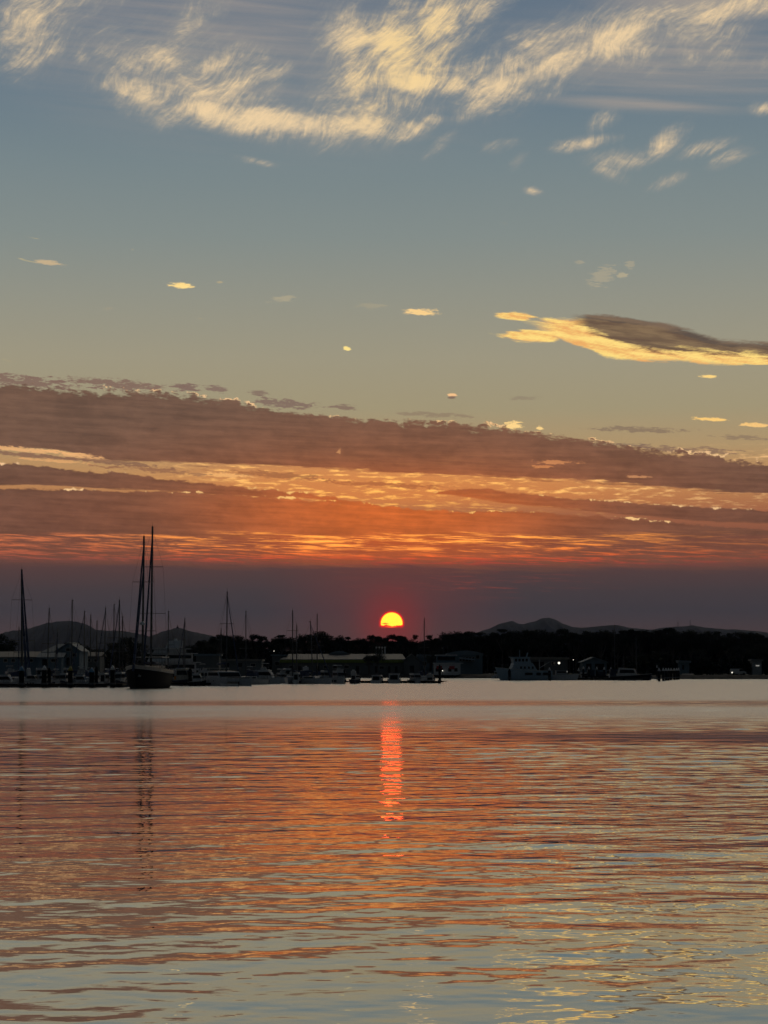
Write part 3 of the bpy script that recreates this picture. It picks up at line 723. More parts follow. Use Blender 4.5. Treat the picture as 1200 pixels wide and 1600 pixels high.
shed('side_shed', 'pale lean-to roof in front of the gabled blue house', 'shed', 60, 96, 560, 1028, 1021, 10, 'wallb', 'roofb', openings=[(66, 74, 1030, 1040, 'door', 'glass'), (80, 90, 1030, 1034, 'window', 'glass')])
t = shed('gabled_house', 'pale blue house with steep gable and broad roof left of the schooner', 'house', 88, 124, 568, 1018, 1005, 16, 'wallb', 'roofb', 'gable_front', 107, openings=[(103, 111, 1013, 1017, 'window', 'glass'), (94, 100, 1021, 1026, 'window', 'glass'), (113, 119, 1021, 1026, 'window', 'glass'), (104, 109, 1027, 1040, 'door', 'glass')])
m = MB(); xa, xb = Wx(64, 568) - t.location.x, Wx(89, 568) - t.location.x; za, zb = Wz(1018, 568) - 1.1, Wz(1005.5, 568) - 1.1
m.add([(xa, -.5, za - .1), (xb, -.5, za - .1), (Wx(107, 568) - t.location.x, 8, zb), (Wx(84, 568) - t.location.x, 8, zb), (xa, -.5, za - .35), (xb, -.5, za - .35), (Wx(107, 568) - t.location.x, 8, zb - .3), (Wx(84, 568) - t.location.x, 8, zb - .3)],
      [(0, 1, 2, 3), (4, 7, 6, 5), (0, 4, 5, 1), (1, 5, 6, 2), (2, 6, 7, 3), (3, 7, 4, 0)]); m.build('side_roof', 'roofb', t)
m = MB(); m.box(xa + .6, xb, .2, 7.5, -.6, za - .36); m.build('side_wall', 'wallb', t)
shed('low_house', 'low house with a cream roof between gabled house and schooner', 'house', 134, 156, 600, 1026, 1020, 10, 'wall', 'roofc', openings=[(138, 142, 1030, 1034, 'window', 'glass'), (147, 151, 1030, 1034, 'window', 'glass')])
shed('awning_shed', 'open shed with thin tilted pale roof right of the fishing boat', 'shed', 306, 342, 640, 1025, 1022, 8, 'wall', 'roofb', 'flat')
shed('marina_store', 'pale flat-roofed store behind the catamaran mast', 'shed', 334, 408, 690, 1033, 1030, 12, 'wall', 'roofc', 'flat', openings=[(352, 358, 1036, 1042, 'door', 'glass'), (372, 378, 1036, 1042, 'door', 'glass'), (392, 399, 1037, 1041, 'window', 'glass')])
shed('annex', 'small white flat-roofed annex at the left end of the long building', 'building', 425, 447, 752, 1025, 1023, 10, 'wall', 'roofb', 'flat', openings=[(430, 436, 1034, 1039, 'window', 'glass')])
t = shed('long_building', 'long grey-roofed building with a lime green fascia under the sunset', 'building', 440, 578, 748, 1031, 1021.5, 18, 'wall', 'roof', 'hip', (449, 575), (1031, 1035.5, 'green'),
     [(a, a + 5, 1041, 1052, 'door', 'glass') for a in (466, 478, 494, 556)] + [(a, a + 7, 1040, 1044, 'window', 'glass') for a in (452, 506, 520, 538)])
m = MB(); xa, xb = Wx(512, 748) - t.location.x, Wx(546, 748) - t.location.x; n = 10
m.prism([(xa + (xb - xa) * i / n, Wz(1021, 748) - 1.1 + .9 * math.sin(math.pi * i / n)) for i in range(n + 1)], 8, 14); m.build('roof_vent', 'roofb', t)
t = shed('gable_hall', 'grey hall with green fascia and gable end right of the dark tree', 'building', 576, 632, 748, 1031, 1021.5, 18, 'wall', 'roof', 'hip', (570, 643 - 14), (1031, 1035.5, 'green'),
     [(a, a + 4, 1041, 1051, 'door', 'glass') for a in (586, 606, 617)] + [(593, 600, 1041, 1045, 'window', 'glass')])
shed('gable_wing', 'white gable-ended wing right of the hall under the sun', 'building', 631, 656, 744, 1033, 1022.5, 16, 'wall', 'roof', 'gable_front', 643, openings=[(640, 647, 1040, 1050, 'door', 'glass')])
for i, px in enumerate((588, 592.5, 597, 601.5)):
    d = 757; z0 = Wz(1022.5, d); z1 = Wz(1011.5, d)
    t = thing('vent_pipe', ['leftmost', 'second', 'third', 'rightmost'][i] + ' of four bright vent pipes above the hall roof', 'vent pipe', (Wx(px, d), d, z0), 0, 'four vent pipes on the hall roof')
    m = MB(); m.tube((0, 0, -2.0), (0, 0, z1 - z0), .26, .26, 8); m.build('pipe', 'steel', t)
    m = MB(); m.tube((0, 0, z1 - z0), (0, 0, z1 - z0 + .25), .42, .1, 8); m.build('cowl', 'steel', t)
shed('blue_shed', 'small pale blue shed behind the lone thin mast', 'shed', 654, 682, 750, 1027, 1023, 12, 'wallb', 'roofb', 'flat', openings=[(660, 666, 1034, 1040, 'window', 'glass'), (671, 675, 1034, 1048, 'door', 'glass')])
t = shed('curved_roof_hall', 'large pale hall with curved roof behind the two-deck houseboat', 'building', 700, 754, 738, 1024, 1016.5, 20, 'wallb', 'roofb', 'arch', openings=[(718 + 5 * k, 721 + 5 * k, 1027, 1033, 'window', 'glass') for k in range(5)] + [(744, 749, 1024, 1029, 'window', 'glass')])
m = MB(); m.add([(Wx(718, 738) - t.location.x, -.1, Wz(1032, 738)), (Wx(742, 738) - t.location.x, -.1, Wz(1034.5, 738)), (Wx(742, 738) - t.location.x, -4, Wz(1036.5, 738)), (Wx(716, 738) - t.location.x, -4, Wz(1034, 738)),
    (Wx(718, 738) - t.location.x, -.1, Wz(1032.8, 738)), (Wx(742, 738) - t.location.x, -.1, Wz(1035.3, 738)), (Wx(742, 738) - t.location.x, -4, Wz(1037.3, 738)), (Wx(716, 738) - t.location.x, -4, Wz(1034.8, 738))], [(0, 1, 2, 3), (7, 6, 5, 4), (0, 4, 5, 1), (1, 5, 6, 2), (2, 6, 7, 3), (3, 7, 4, 0)]); m.build('awning', 'roofb', t)
shed('workshop', 'wide workshop with a thin cream roof behind the white patrol boat', 'building', 826, 887, 712, 1030.5, 1027, 12, 'wall', 'roofc', 'flat', openings=[(832, 850, 1034, 1048, 'door', 'black'), (862, 868, 1034, 1039, 'window', 'glass'), (877, 886.5, 1048.5, 1050.3, 'lit_window', 'litwin')])
shed('gabled_shed', 'pale gabled shed with steel trusses behind the row of capped piles', 'shed', 911, 948, 706, 1035, 1028, 12, 'wallb', 'roofb', 'gable_front', 928, openings=[(916, 924, 1037, 1047, 'door', 'black'), (930, 944, 1037, 1047, 'door', 'black')])
shed('white_shed', 'small white shed at the head of the boat ramp', 'shed', 1063, 1077, 668, 1036, 1032.5, 6, 'wallb', 'roofb', 'flat', openings=[(1066, 1069, 1039, 1046, 'door', 'glass')])
shed('shore_kiosk', 'small dark kiosk with one lit window near the right edge', 'kiosk', 1176, 1190, 672, 1033, 1030.5, 5, 'grey', 'roof', 'flat', openings=[(1181, 1186.5, 1039.2, 1041.0, 'lit_window', 'litwin')])
m = MB(); d0, d1 = 640, 664
m.add([(Wx(1062, d0), d0, -.4), (Wx(1080, d0), d0, -.4), (Wx(1084, d1), d1, 1.6), (Wx(1066, d1), d1, 1.6)], [(0, 1, 2, 3)]); struct(m.build('boat_ramp', 'conc'))
for px, py, d, zb, lab, r in ((873.5, 1036, 702, 1.2, 'bright white lamp on a pole behind the workboats', .36), (428, 1017.3, 760, 1.2, 'small lamp glowing on a pole above the annex roof', .13), (896, 1031, 704, 1.2, 'faint lamp on a tall pole left of the gabled shed', .12), (691.5, 1048, 716, 1.2, 'faint lamp on a low pole beside the houseboat', .16)):
    h = Wz(py, d) - zb; t = thing('street_lamp', lab, 'street lamp', (Wx(px, d), d, zb), 0, 'lamps along the far shore')
    m = MB(); m.tube((0, 0, -.3), (0, 0, h - r), .09, .06); m.build('pole', 'darkmast', t)
    m = MB(); m.tube((0, 0, h + r), (0, 0, h + r * 1.25), r * 1.3, r * .5, 8); m.build('lamp_hood', 'darkmast', t)
    m = MB(); m.grid([[(r * math.sin(a) * math.cos(b), r * math.sin(a) * math.sin(b), h + r * math.cos(a)) for b in [6.2832 * j / 10 for j in range(11)]] for a in [3.1416 * i / 6 for i in range(7)]]); m.build('lamp_globe', 'lamp', t, True)
d = 655; t = thing('parked_van', 'white van on the right-hand shore with one headlamp lit', 'van', (Wx(1153.5, d), d, 1.15))
m = MB(); m.prism([(-2.3, .35), (2.2, .35), (2.3, .9), (1.7, 1.1), (1.1, 1.85), (-2.2, 1.9), (-2.35, 1.0)], -.95, .95); m.build('body', 'white', t)
m = MB(); m.prism([(1.25, 1.15), (1.62, 1.15), (1.12, 1.75), (.2, 1.75), (.2, 1.15)], -.97, .97); m.build('window', 'glass', t)
for x in (-1.5, 1.5):
    for y in (-.95, .75): m = MB(); m.tube((x, y, .36), (x, y + .2, .36), .36, None, 12); m.build('wheel', 'black', t)
m = MB(); m.tube((-2.0, -.98, .75), (-2.0, -1.04, .75), .17, None, 10); m.build('headlight', 'lamp', t)

# ------------------------------------------------------------------ boats
def hull_rows(L, B, fb, fs, draft=.5, stern=.8, flare=.18, rake=.10, n=18, full=.55):
    rows = []
    for i in range(n + 1):
        t = i / n; x = -L / 2 + L * t
        hb = B / 2 * (stern + (1 - stern) * min(1, t / .4)) if t < .4 else B / 2 * max(0.0, 1 - ((t - .4) / .6) ** (1.6 + full))
        zd = fs + (fb - fs) * t ** 2.2
        row = []
        for s_, fz, fy in ((1, 1, 1), (1, .62, 1 - flare * .35), (1, .25, 1 - flare), (1, 0, .86 - flare), (1, -1, .35), (0, -1.4, 0), (-1, -1, .35), (-1, 0, .86 - flare), (-1, .25, 1 - flare), (-1, .62, 1 - flare * .35), (-1, 1, 1)):
            z = zd * fz if fz >= 0 else draft * fz / 1.4
            xx = x + rake * L * t ** 3 * (max(z, 0) / zd) - (t ** 4) * (.03 * L if fz < 0 else 0)
            row.append((xx, s_ * hb * fy, z))
        rows.append(row)
    return rows
def hull(parent, L, B, fb, fs, m_='white', name='hull', **k):
    rows = hull_rows(L, B, fb, fs, **k); m = MB(); m.grid(rows)
    m.add(rows[0], [tuple(range(len(rows[0])))])
    o = m.build(name, m_, parent, True)
    d_ = MB(); d_.grid([[(r[0][0], r[0][1] * .97, r[0][2] - .04), (r[0][0], 0, r[0][2] + .02), (r[-1][0], r[-1][1] * .97, r[-1][2] - .04)] for r in rows]); d_.build('deck', 'cream' if m_ != 'black' else 'grey', parent)
    g_ = MB()
    for s_ in (0, -1):
        for a, b in zip(rows[:-1], rows[1:]): g_.tube(a[s_], b[s_], .06, None, 4)
    g_.build('gunwale', 'grey' if m_ in ('white', 'cream') else 'canvas', parent)
    return rows, o
def rail(parent, rows, i0, i1, h=.6):
    m = MB()
    for s_ in (0, -1):
        pts = [Vector(r[s_]) for r in rows[i0:i1 + 1]]
        for p in pts[::2]: m.tube(p, p + Vector((0, 0, h)), .025, None, 4)
        m.path([p + Vector((0, 0, h)) for p in pts], .022, 4)
    m.build('guard_rail', 'alu', parent)
def rotz(h): h = R(h); return math.atan2(-math.cos(h), math.sin(h))
def add_mast(parent, x, z0, H, L, B, r=.10, tilt=0.0, spread=(.5,), furl=True, back=True, mm='alu', bow=None, stern=None, wid=None, boom=True, side=0.0, furlr=.10):
    """tilt: lean of the masthead aft in metres; side: sideways lean"""
    top = Vector((x - tilt, side, z0 + H)); base = Vector((x, 0, z0)); wid = wid or B * .42
    m = MB(); m.tube(base, top, r, r * .72, 8); mast = m.build('mast', mm, parent, True)
    m = MB(); m.tube(top, top + Vector((0, 0, .7)), .02, None, 4); m.box(top.x - .35, top.x + .1, top.y - .03, top.y + .03, top.z - .02, top.z + .1); m.build('masthead_gear', 'darkmast', mast)
    tips = []
    for f in spread:
        p = base.lerp(top, f); w = wid * (1.0 if f < .6 else .8)
        m = MB(); m.tube(p + Vector((0, -w, .05)), p + Vector((0, w, .05)), .045, None, 5); m.build('spreader', mm, mast); tips.append((p, w))
    m = MB()
    for s_ in (-1, 1):
        pts = [Vector((x - .2, s_ * B * .47, z0))] + [p + Vector((0, s_ * w, .05)) for p, w in tips] + [top - Vector((0, 0, .3))]
        m.path(pts, .016, 4)
        if tips: m.path([Vector((x + .3, s_ * B * .45, z0)), tips[0][0]], .014, 4)
    if back: m.tube(top, Vector((stern if stern is not None else -L * .49, 0, z0 - .2)), .016, None, 4)
    m.build('stay', 'rig', mast)
    if furl:
        b0 = Vector((bow if bow is not None else L * .5, 0, z0 + .2)); t0 = base.lerp(top, .96)
        m = MB(); n = 8
        for i in range(n):
            a, b = i / n, (i + 1) / n; ra = furlr * (.55 + .75 * (1 - a)) if a < .92 else .03; m.tube(b0.lerp(t0, a), b0.lerp(t0, b), ra, furlr * (.55 + .75 * (1 - b)) if b < .95 else .03, 6)
        m.build('furled_jib', 'sail', parent, True)
    if boom:
        e = base + Vector((-L * .36, 0, 1.25)); m = MB(); m.tube(base + Vector((0, 0, 1.2)), e, .08, .06, 6); o = m.build('boom', mm, parent)
        m = MB(); m.tube(base + Vector((-.15, 0, 1.45)), e + Vector((0, 0, .1)), .26, .14, 8); m.build('sail_cover', 'sail', o, True)
    return mast
def sailboat(label, px, d, top, L, h, col='white', tilt=.2, spread=(.5,), furl=True, r=.12, side=0.0, cat='sailboat', mm='alu', group='sailing boats in the marina'):
    B = L * .30; z0 = .95 + L * .015; H = Wz(top, d) - z0 - .35
    rz = rotz(h); mx = L * .07; p = Vector((Wx(px, d), d, 0)) - Matrix.Rotation(rz, 3, 'Z') @ Vector((mx, 0, 0))
    t = thing('sailboat', label, cat, p, rz, group)
    rows, _ = hull(t, L, B, 1.05 + L * .025, .85 + L * .012, col, stern=.72, rake=.05)
    m = MB(); m.prism([(-L * .14, z0 - .2), (L * .22, z0 - .2), (L * .16, z0 + .38), (-L * .14, z0 + .50)], -B * .30, B * .30); cb = m.build('cabin', 'white', t)
    m = MB()
    for s_ in (-1, 1): m.box(-L * .10, L * .12, s_ * B * .30 - .02, s_ * B * .30 + .02, z0 + .08, z0 + .28)
    m.build('cabin_window', 'glass', cb)
    m = MB(); m.prism([(-L * .20, z0 + .3), (-L * .06, z0 + .55), (-L * .08, z0 + 1.25), (-L * .20, z0 + 1.3)], -B * .28, B * .28); m.build('sprayhood', random.choice(['sail', 'canvas']), t)
    rail(t, rows, 1, 16)
    add_mast(t, mx, z0, H, L, B, r, tilt, spread, furl, mm=mm, side=side)
    return t
def fit_len(px0, px1, d, h, ratio=.34):
    w = abs(Wx(px1, d) - Wx(px0, d)); return w / (abs(math.sin(R(h))) + ratio * abs(math.cos(R(h))))
def cruiser(label, px0, px1, d, top, h, col='white', kind='flybridge', cat='motor boat', ratio=.34, name='motor_cruiser', extra=None, maxlen=16, group='motor boats in the marina', cabin='white'):
    """the cabin, windows and fly bridge reach up to the traced top"""
    L = min(maxlen, fit_len(px0, px1, d, h, ratio)); B = min(L * ratio * 1.05, abs(Wx(px1, d) - Wx(px0, d)) * 1.0 if abs(math.cos(R(h))) > .8 else 99); H = Wz(top, d); cx = Wx((px0 + px1) / 2, d)
    t = thing(name, label, cat, (cx, d, 0), rotz(h), group); fs = min(.32 * H, .9 + L * .02); fb = min(fs * 1.45, .5 * H)
    rows, _ = hull(t, L, B, fb, fs, col, stern=.92, rake=.07, full=.9)
    z1 = fs + (H - fs) * (.52 if kind != 'hardtop' else .82)
    m = MB(); m.prism([(-L * .30, fs - .15), (L * .30, fs + .05), (L * .14, z1), (-L * .30, z1)], -B * .38, B * .38); cb = m.build('cabin', cabin, t)
    za, zb = fs + (z1 - fs) * .45, fs + (z1 - fs) * .85
    for s_ in (-1, 1): m = MB(); m.prism([(-L * .27, za), (L * .235, za), (L * .175, zb), (-L * .27, zb)], s_ * B * .38 - .03, s_ * B * .38 + .03); m.build('side_window', 'glass', cb)
    m = MB(); m.add([(L * .255, -B * .33, za), (L * .255, B * .33, za), (L * .175, B * .33, zb), (L * .175, -B * .33, zb)], [(0, 1, 2, 3)])
    for v in range(4): m.v[v] = (m.v[v][0] + .06, m.v[v][1], m.v[v][2])
    m.build('windscreen', 'glass', cb)
    m = MB(); m.box(-L * .30 - .04, -L * .30 - .01, -B * .28, B * .28, fs + .1, zb); m.build('door', 'glass', cb)
    if kind == 'flybridge':
        m = MB(); m.prism([(-L * .34, z1 + .01), (L * .12, z1 + .01), (L * .17, z1 + .55), (L * .12, z1 + .55), (L * .08, z1 + .18), (-L * .34, z1 + .18)], -B * .36, B * .36); fbm = m.build('flybridge', cabin, t)
        zt = H; m = MB(); m.box(-L * .30, L * .06, -B * .33, B * .33, zt - .12, zt, .15, .1); m.build('hardtop', random.choice(['canvas', 'sail', 'white']), fbm)
        m = MB()
        for x in (-L * .28, L * .04):
            for s_ in (-1, 1): m.tube((x, s_ * B * .31, z1 + .1), (x + (.1 if x > 0 else 0), s_ * B * .31, zt - .1), .04)
        m.build('hardtop_post', 'alu', fbm)
        m = MB(); m.box(-L * .02, L * .03, -B * .2, B * .2, z1 + .18, z1 + .75, .05, .1); m.build('helm', 'grey', fbm)
    elif kind == 'arch':
        m = MB(); m.prism([(-L * .30, z1), (-L * .20, z1), (-L * .26, H), (-L * .33, H)], -B * .38, B * .38); m.build('radar_arch', cabin, t)
        m = MB(); m.tube((-L * .29, 0, H), (-L * .29, 0, H + .22), .3, .25, 8); m.build('radar_dome', 'cap', t)
    else:
        m = MB(); m.box(-L * .34, L * .17, -B * .41, B * .41, z1 + .01, z1 + .13, .1, .1); tp = m.build('hardtop', 'white', t)
        m = MB(); m.tube((-.2, 0, z1 + .13), (-.2, 0, H + .6), .03, .02, 5); m.tube((.3, B * .2, z1 + .13), (.3, B * .2, H + 1.1), .02, None, 4); m.build('aerial', 'rig', tp)
    rail(t, rows, 9, 17, .55)
    m = MB()
    for s_ in (-1, 1):
        for x in (-L * .2, 0, L * .15): m.tube((x, s_ * B * .50, fs * .25), (x, s_ * B * .50, fs * .8), .12, None, 7)
    m.build('fender', 'navy', t)
    if extra: extra(t, L, B, fs, H)
    return t
G_S = 'sailing boats in the marina'
# --- the two-masted schooner, bow on
d = 334; t = thing('schooner', 'large two-masted schooner with dark hull and pale bulwark lying bow-on', 'schooner', (-36.78, d + 7, 0), rotz(-4.5))
L, B = 18.0, 5.9
rows, hl = hull(t, L, B, 3.1, 2.3, 'black', stern=.86, flare=.10, rake=.09, full=1.2, draft=.9)
m = MB()
for s_ in (0, -1):
    up = [[Vector(r[s_]) + Vector((0, 0, .04)), Vector(r[s_]) + Vector((0, (.03 if s_ == 0 else -.03), .46))] for r in rows]
    m.grid(up); m.grid([[p + Vector((0, -.09 if s_ == 0 else .09, 0)) for p in r] for r in up])
    m.path([r[1] for r in up], .075, 5)
m.build('bulwark', 'cream', t)
m = MB(); m.prism([(-7.2, 2.2), (3.6, 2.4), (3.0, 3.35), (-7.2, 3.5)], -1.6, 1.6); cb = m.build('deckhouse', 'cream', t)
m = MB()
for s_ in (-1, 1):
    for x in (-6.3, -4.8, -3.3, -1.8, -.3, 1.2): m.box(x, x + .9, s_ * 1.6 - .03, s_ * 1.6 + .03, 2.75, 3.15)
m.build('deckhouse_window', 'glass', cb)
m = MB(); m.prism([(-6.6, 4.75), (-.5, 4.75), (-.3, 4.85), (-6.6, 4.9)], -2.3, 2.3); aw = m.build('awning', 'white', t)
m = MB()
for x in (-6.4, -3.5, -.7):
    for s_ in (-1, 1): m.tube((x, s_ * 2.2, 2.4), (x, s_ * 2.2, 4.75), .045)
m.build('awning_post', 'alu', aw)
m = MB(); m.tube((L * .5, 0, 3.1), (L * .5 + 2.6, 0, 3.9), .16, .10); m.tube((L * .45, .5, 3.5), (L * .5 + 2.5, 0, 4.4), .03); m.tube((L * .45, -.5, 3.5), (L * .5 + 2.5, 0, 4.4), .03); m.build('bowsprit', 'wood', t)
m = MB(); m.tube((L * .5 + .2, .35, 2.9), (L * .5 + .3, .55, 1.9), .06); m.tube((L * .5 + .3, .3, 1.9), (L * .5 + .3, .85, 1.9), .09); m.build('anchor', 'grey', t)
rail(t, rows, 2, 17, 1.15)
for (px, top, x, sp, wd) in ((224.5, 837.5, 3.9, (.30, .66), 2.1), (237.5, 822.5, -3.2, (.40, .72), 2.2)):
    # height and sideways place of each mast from the photograph
    y_m = d + 7 + (Matrix.Rotation(rotz(-4.5), 3, 'Z') @ Vector((x, 0, 0))).y
    x_m = (Matrix.Rotation(rotz(-4.5), 3, 'Z') @ Vector((x, 0, 0))).x + t.location.x
    off = Wx(px, y_m) - x_m; Hm = Wz(top, y_m) - 2.5
    ms = add_mast(t, x, 2.5, Hm, L, B, .20, .5, sp, True, True, 'alu', (3.1 if x < 0 else L * .5 + 2.2), -L * .48, wd, True, 0, .15)
    if x > 0:
        m = MB(); m.tube((x + .3, 0, 2.5 + Hm * .345), (x + .3, 0, 2.5 + Hm * .36), .42, .42, 10); m.tube((x + .3, 0, 2.5 + Hm * .36), (x + .3, 0, 2.5 + Hm * .37), .42, .2, 10); m.build('radar_dome', 'cap', ms)
m = MB(); n0 = Vector((L * .5 + 1.4, 0, 3.4)); n1 = Vector((3.6, 0, 18.5))
for i in range(8): m.tube(n0.lerp(n1, i / 8), n0.lerp(n1, (i + 1) / 8), .14 * (1.2 - i / 12), .14 * (1.2 - (i + 1) / 12), 6)
m.build('furled_staysail', 'sail', t)
# --- the sloop with the tallest mast at the left, then its neighbours
tall = sailboat('tall sloop with thick furled jibs and wide spreaders near the left edge', 34.5, 372, 886.5, 17, 20, 'white', 0, (.35, .72), True, .21, -.25)
for o_, a_, b_ in (('furled_staysail', (5.4, 0, 1.4), (1.3, -.2, 15.5)), ('furled_jib', (8.4, 0, 1.4), (1.2, -.25, 19.6))):
    m = MB(); p_, q_ = Vector(a_), Vector(b_)
    for i in range(6): m.tube(p_.lerp(q_, i / 6), p_.lerp(q_, (i + 1) / 6), .24 - .02 * i, .22 - .02 * i, 6)
    m.build(o_, 'sail', tall, True)
sailboat('small sloop whose low mast stands just left of the tall sloop', 29, 425, 977, 8, 10, 'white', .1)
sailboat('sloop with a plain mast in front of the left slope of the round hill', 74, 400, 948, 10.5, -20, 'white', .1, (.5,), False, .13, .2)
sailboat('short yacht with leaning mast right of the mast on the left hill slope', 85, 430, 980, 8.5, 15, 'white', .1, (.55,), True, .11, .6)
sailboat('yacht with raked mast rising over the summit of the round hill', 112.5, 395, 935, 11.5, -35, 'white', .5, (.45,), False, .13, -.6)
sailboat('little yacht with the shortest mast below the round hill summit', 109, 450, 993, 7.5, 5, 'cream', .1, (.5,), False)
sailboat('yacht with raked thin mast on the right slope of the round hill', 132, 415, 953, 10, -30, 'white', .3, (.5,), True, .12, -.4)
sailboat('yacht whose pale mast stands upright on the right slope of the hill', 141, 385, 958, 9.5, -8, 'white', 0, (.5,), False, .11)
sailboat('yacht with dark mast at the right foot of the round hill', 151, 430, 967, 9, 12, 'cream', .1, (.5,), False, .12, 0, mm='darkmast')
sailboat('yacht with a pale mast between the round hill and the schooner', 163, 398, 947, 10.5, -15, 'white', .3, (.5,), True, .11, 0)
sailboat('yacht with dark raked mast, leftmost of the three beside the schooner', 177.5, 425, 942, 11, -25, 'white', .3, (.55,), False, .12, -.2, mm='darkmast')
sailboat('yacht with tall pale mast, middle one of the three beside the schooner', 186.5, 378, 935, 11.5, -14, 'white', .1, (.35, .6), True, .14, -.15)
sailboat('yacht with thick dark mast nearest to the schooner on its left', 191.5, 366, 961, 9.5, -20, 'navy', .2, (.5,), False, .12, -.2, mm='darkmast')
sailboat('yacht with a slender mast just right of the schooner masts', 262.5, 425, 953, 10, -22, 'white', .4, (.5,), False, .12, -.2)
sailboat('yacht with a slender mast right of the pointed hill', 289, 430, 964, 9.5, -18, 'white', .2, (.5,), True, .12, -.2)
sailboat('yacht with a low thin mast just left of the catamaran mast', 345.5, 450, 980, 8.5, 20, 'white', .1, (.5,), False, .11)
sailboat('sloop with a tall raked mast right of the catamaran', 384.5, 420, 953, 11, -30, 'white', .2, (.45,), False, .11, -.25)
sailboat('sloop with the tallest mast of the group left of the sun', 457.5, 440, 951, 12, -8, 'white', .1, (.4, .7), False, .13, -.1, mm='darkmast')
sailboat('sloop with the short mast close right of a taller one, left of the sun', 463.5, 475, 974, 9.5, 12, 'white', .1, (.5,), False, .13)
sailboat('sloop with a dark straight mast, right one of the close pair near the sun', 495.5, 462, 957, 11, 5, 'white', .1, (.5,), False, .12, 0, mm='darkmast')
sailboat('white sloop lying side-on with raked mast and furled jib near the sun', 489, 438, 969, 9.5, 62, 'white', .6, (.5,), True, .12, 0)
sailboat('sloop whose lone thin mast stands right of the sun', 663, 470, 963.5, 10, 8, 'white', 0, (.5,), False, .12, 0, mm='darkmast')
sailboat('grey-blue ketch with pale mast beside the black workboat at right', 960.5, 590, 975, 14, -75, 'grey', 0, (.5,), False, .13)
sailboat('small sloop with a pale mast at the right end of the moored boats', 994.3, 583, 995, 9, 70, 'navy', 0, (.5,), False, .13)
# --- catamaran
d = 386; cx = Wx(350.5, d); t = thing('catamaran', 'white sailing catamaran with raked mast moored bow towards the viewer', 'catamaran', (cx, d + 4, 0), rotz(28)); t['group'] = G_S
for s_ in (-1, 1):
    rows = hull_rows(11.5, 1.9, 1.55, 1.3, .4, .8, .08, .03); rows = [[(x, y + s_ * 2.35, z) for x, y, z in r] for r in rows]
    m = MB(); m.grid(rows); m.add(rows[0], [tuple(range(11))]); m.grid([[r[0], r[-1]] for r in rows]); ho = m.build('hull', 'white', t)
    m = MB(); [m.tube((x, s_ * 3.26, .85), (x, s_ * 3.31, .85), .13, None, 8) for x in (-2, 0, 2)]; m.build('porthole', 'glass', ho)
m = MB(); m.box(-4.8, 2.2, -1.6, 1.6, .75, 1.45); m.build('bridge_deck', 'white', t)
m = MB(); m.prism([(-3.6, 1.4), (2.1, 1.4), (.9, 2.55), (-3.6, 2.65)], -2.1, 2.1); cb = m.build('saloon', 'white', t)
m = MB(); m.add([(2.0, -1.95, 1.65), (2.0, 1.95, 1.65), (1.24, 1.95, 2.36), (1.24, -1.95, 2.36)], [(0, 1, 2, 3)]); m.build('windscreen', 'glass', cb)
for s_ in (-1, 1): m = MB(); m.prism([(-3.0, 1.8), (1.5, 1.8), (1.0, 2.35), (-3.0, 2.35)], s_ * 2.1 - .03, s_ * 2.1 + .03); m.build('side_window', 'glass', cb)
m = MB(); m.box(-5.2, -3.0, -2.0, 2.0, 3.05, 3.15); [m.tube((x, s_ * 1.9, 1.5), (x, s_ * 1.9, 3.05), .04) for x in (-5.1, -3.1) for s_ in (-1, 1)]; m.build('bimini', 'canvas', t)
m = MB(); m.tube((5.3, -2.3, 1.45), (5.3, 2.3, 1.45), .09); m.build('crossbeam', 'alu', t)
m = MB(); m.tube((3.7, 0, 1.2), (3.7, 0, 1.2), .01); 
add_mast(t, 0.2, 2.5, Wz(922, d + 4) - 2.9, 11.5, 6.6, .13, -.2, (.60,), True, True, 'alu', 5.3, -5.5, 1.7, True, 0, .10)
d = 379; t = thing('dinghy', 'small white dinghy floating at the bow of the catamaran', 'dinghy', (Wx(359, d), d, .05), rotz(-80))
hull(t, 2.9, 1.3, .45, .34, 'cap', stern=.8, draft=.12)
m = MB(); m.box(-.5, -.25, -.5, .5, .24, .29); m.box(.35, .6, -.45, .45, .26, .31); m.build('thwart', 'wood', t)
m = MB(); m.box(-1.65, -1.42, -.13, .13, .3, .75, .03, .02); m.tube((-1.55, 0, .3), (-1.6, 0, -.2), .05); m.build('outboard_motor', 'black', t)
# --- motor boats
def porthole_row(t, L, B, fs, H):
    m = MB()
    for s_ in (-1, 1):
        for x in (-.22, -.1, .02, .14): m.box(x * L, x * L + .35, s_ * B * .49 - .06, s_ * B * .49 + .03, fs * .5, fs * .75)
    m.build('porthole', 'glass', t)
cruiser('long white motor cruiser with square hull windows cut by the left edge', -14, 30, 357, 1053, 80, kind='hardtop', extra=porthole_row)
cruiser('white sports cruiser with swept radar arch beside the blue-capped pile', 36, 67, 360, 1045.5, 62, kind='arch')
cruiser('white flybridge cruiser in the second row behind the sports cruiser', 2, 30, 395, 1040, 20, kind='flybridge')
cruiser('grey-topped cruiser between the two close piles at left', 78, 100, 376, 1045, 28, kind='flybridge', cabin='grey')
cruiser('small cruiser with dark hull left of the yellow-capped pile', 92, 109, 366, 1050, -8, 'navy', kind='hardtop')
cruiser('low white runabout moored right of the yellow-capped pile', 113, 142, 361, 1053, 75, kind='hardtop')
cruiser('white flybridge boat behind the low runabout', 116, 138, 392, 1041, 10, kind='flybridge')
cruiser('white boat seen stern-on just left of the white-capped pile by the schooner', 155, 173, 365, 1050, 165, kind='hardtop')
cruiser('small cruiser with radar arch between the two blue-topped piles', 144, 158, 385, 1045, 15, kind='arch')
cruiser('dark-hulled cruiser tucked against the bow of the schooner', 178, 197, 362, 1048, -12, 'navy', kind='hardtop')
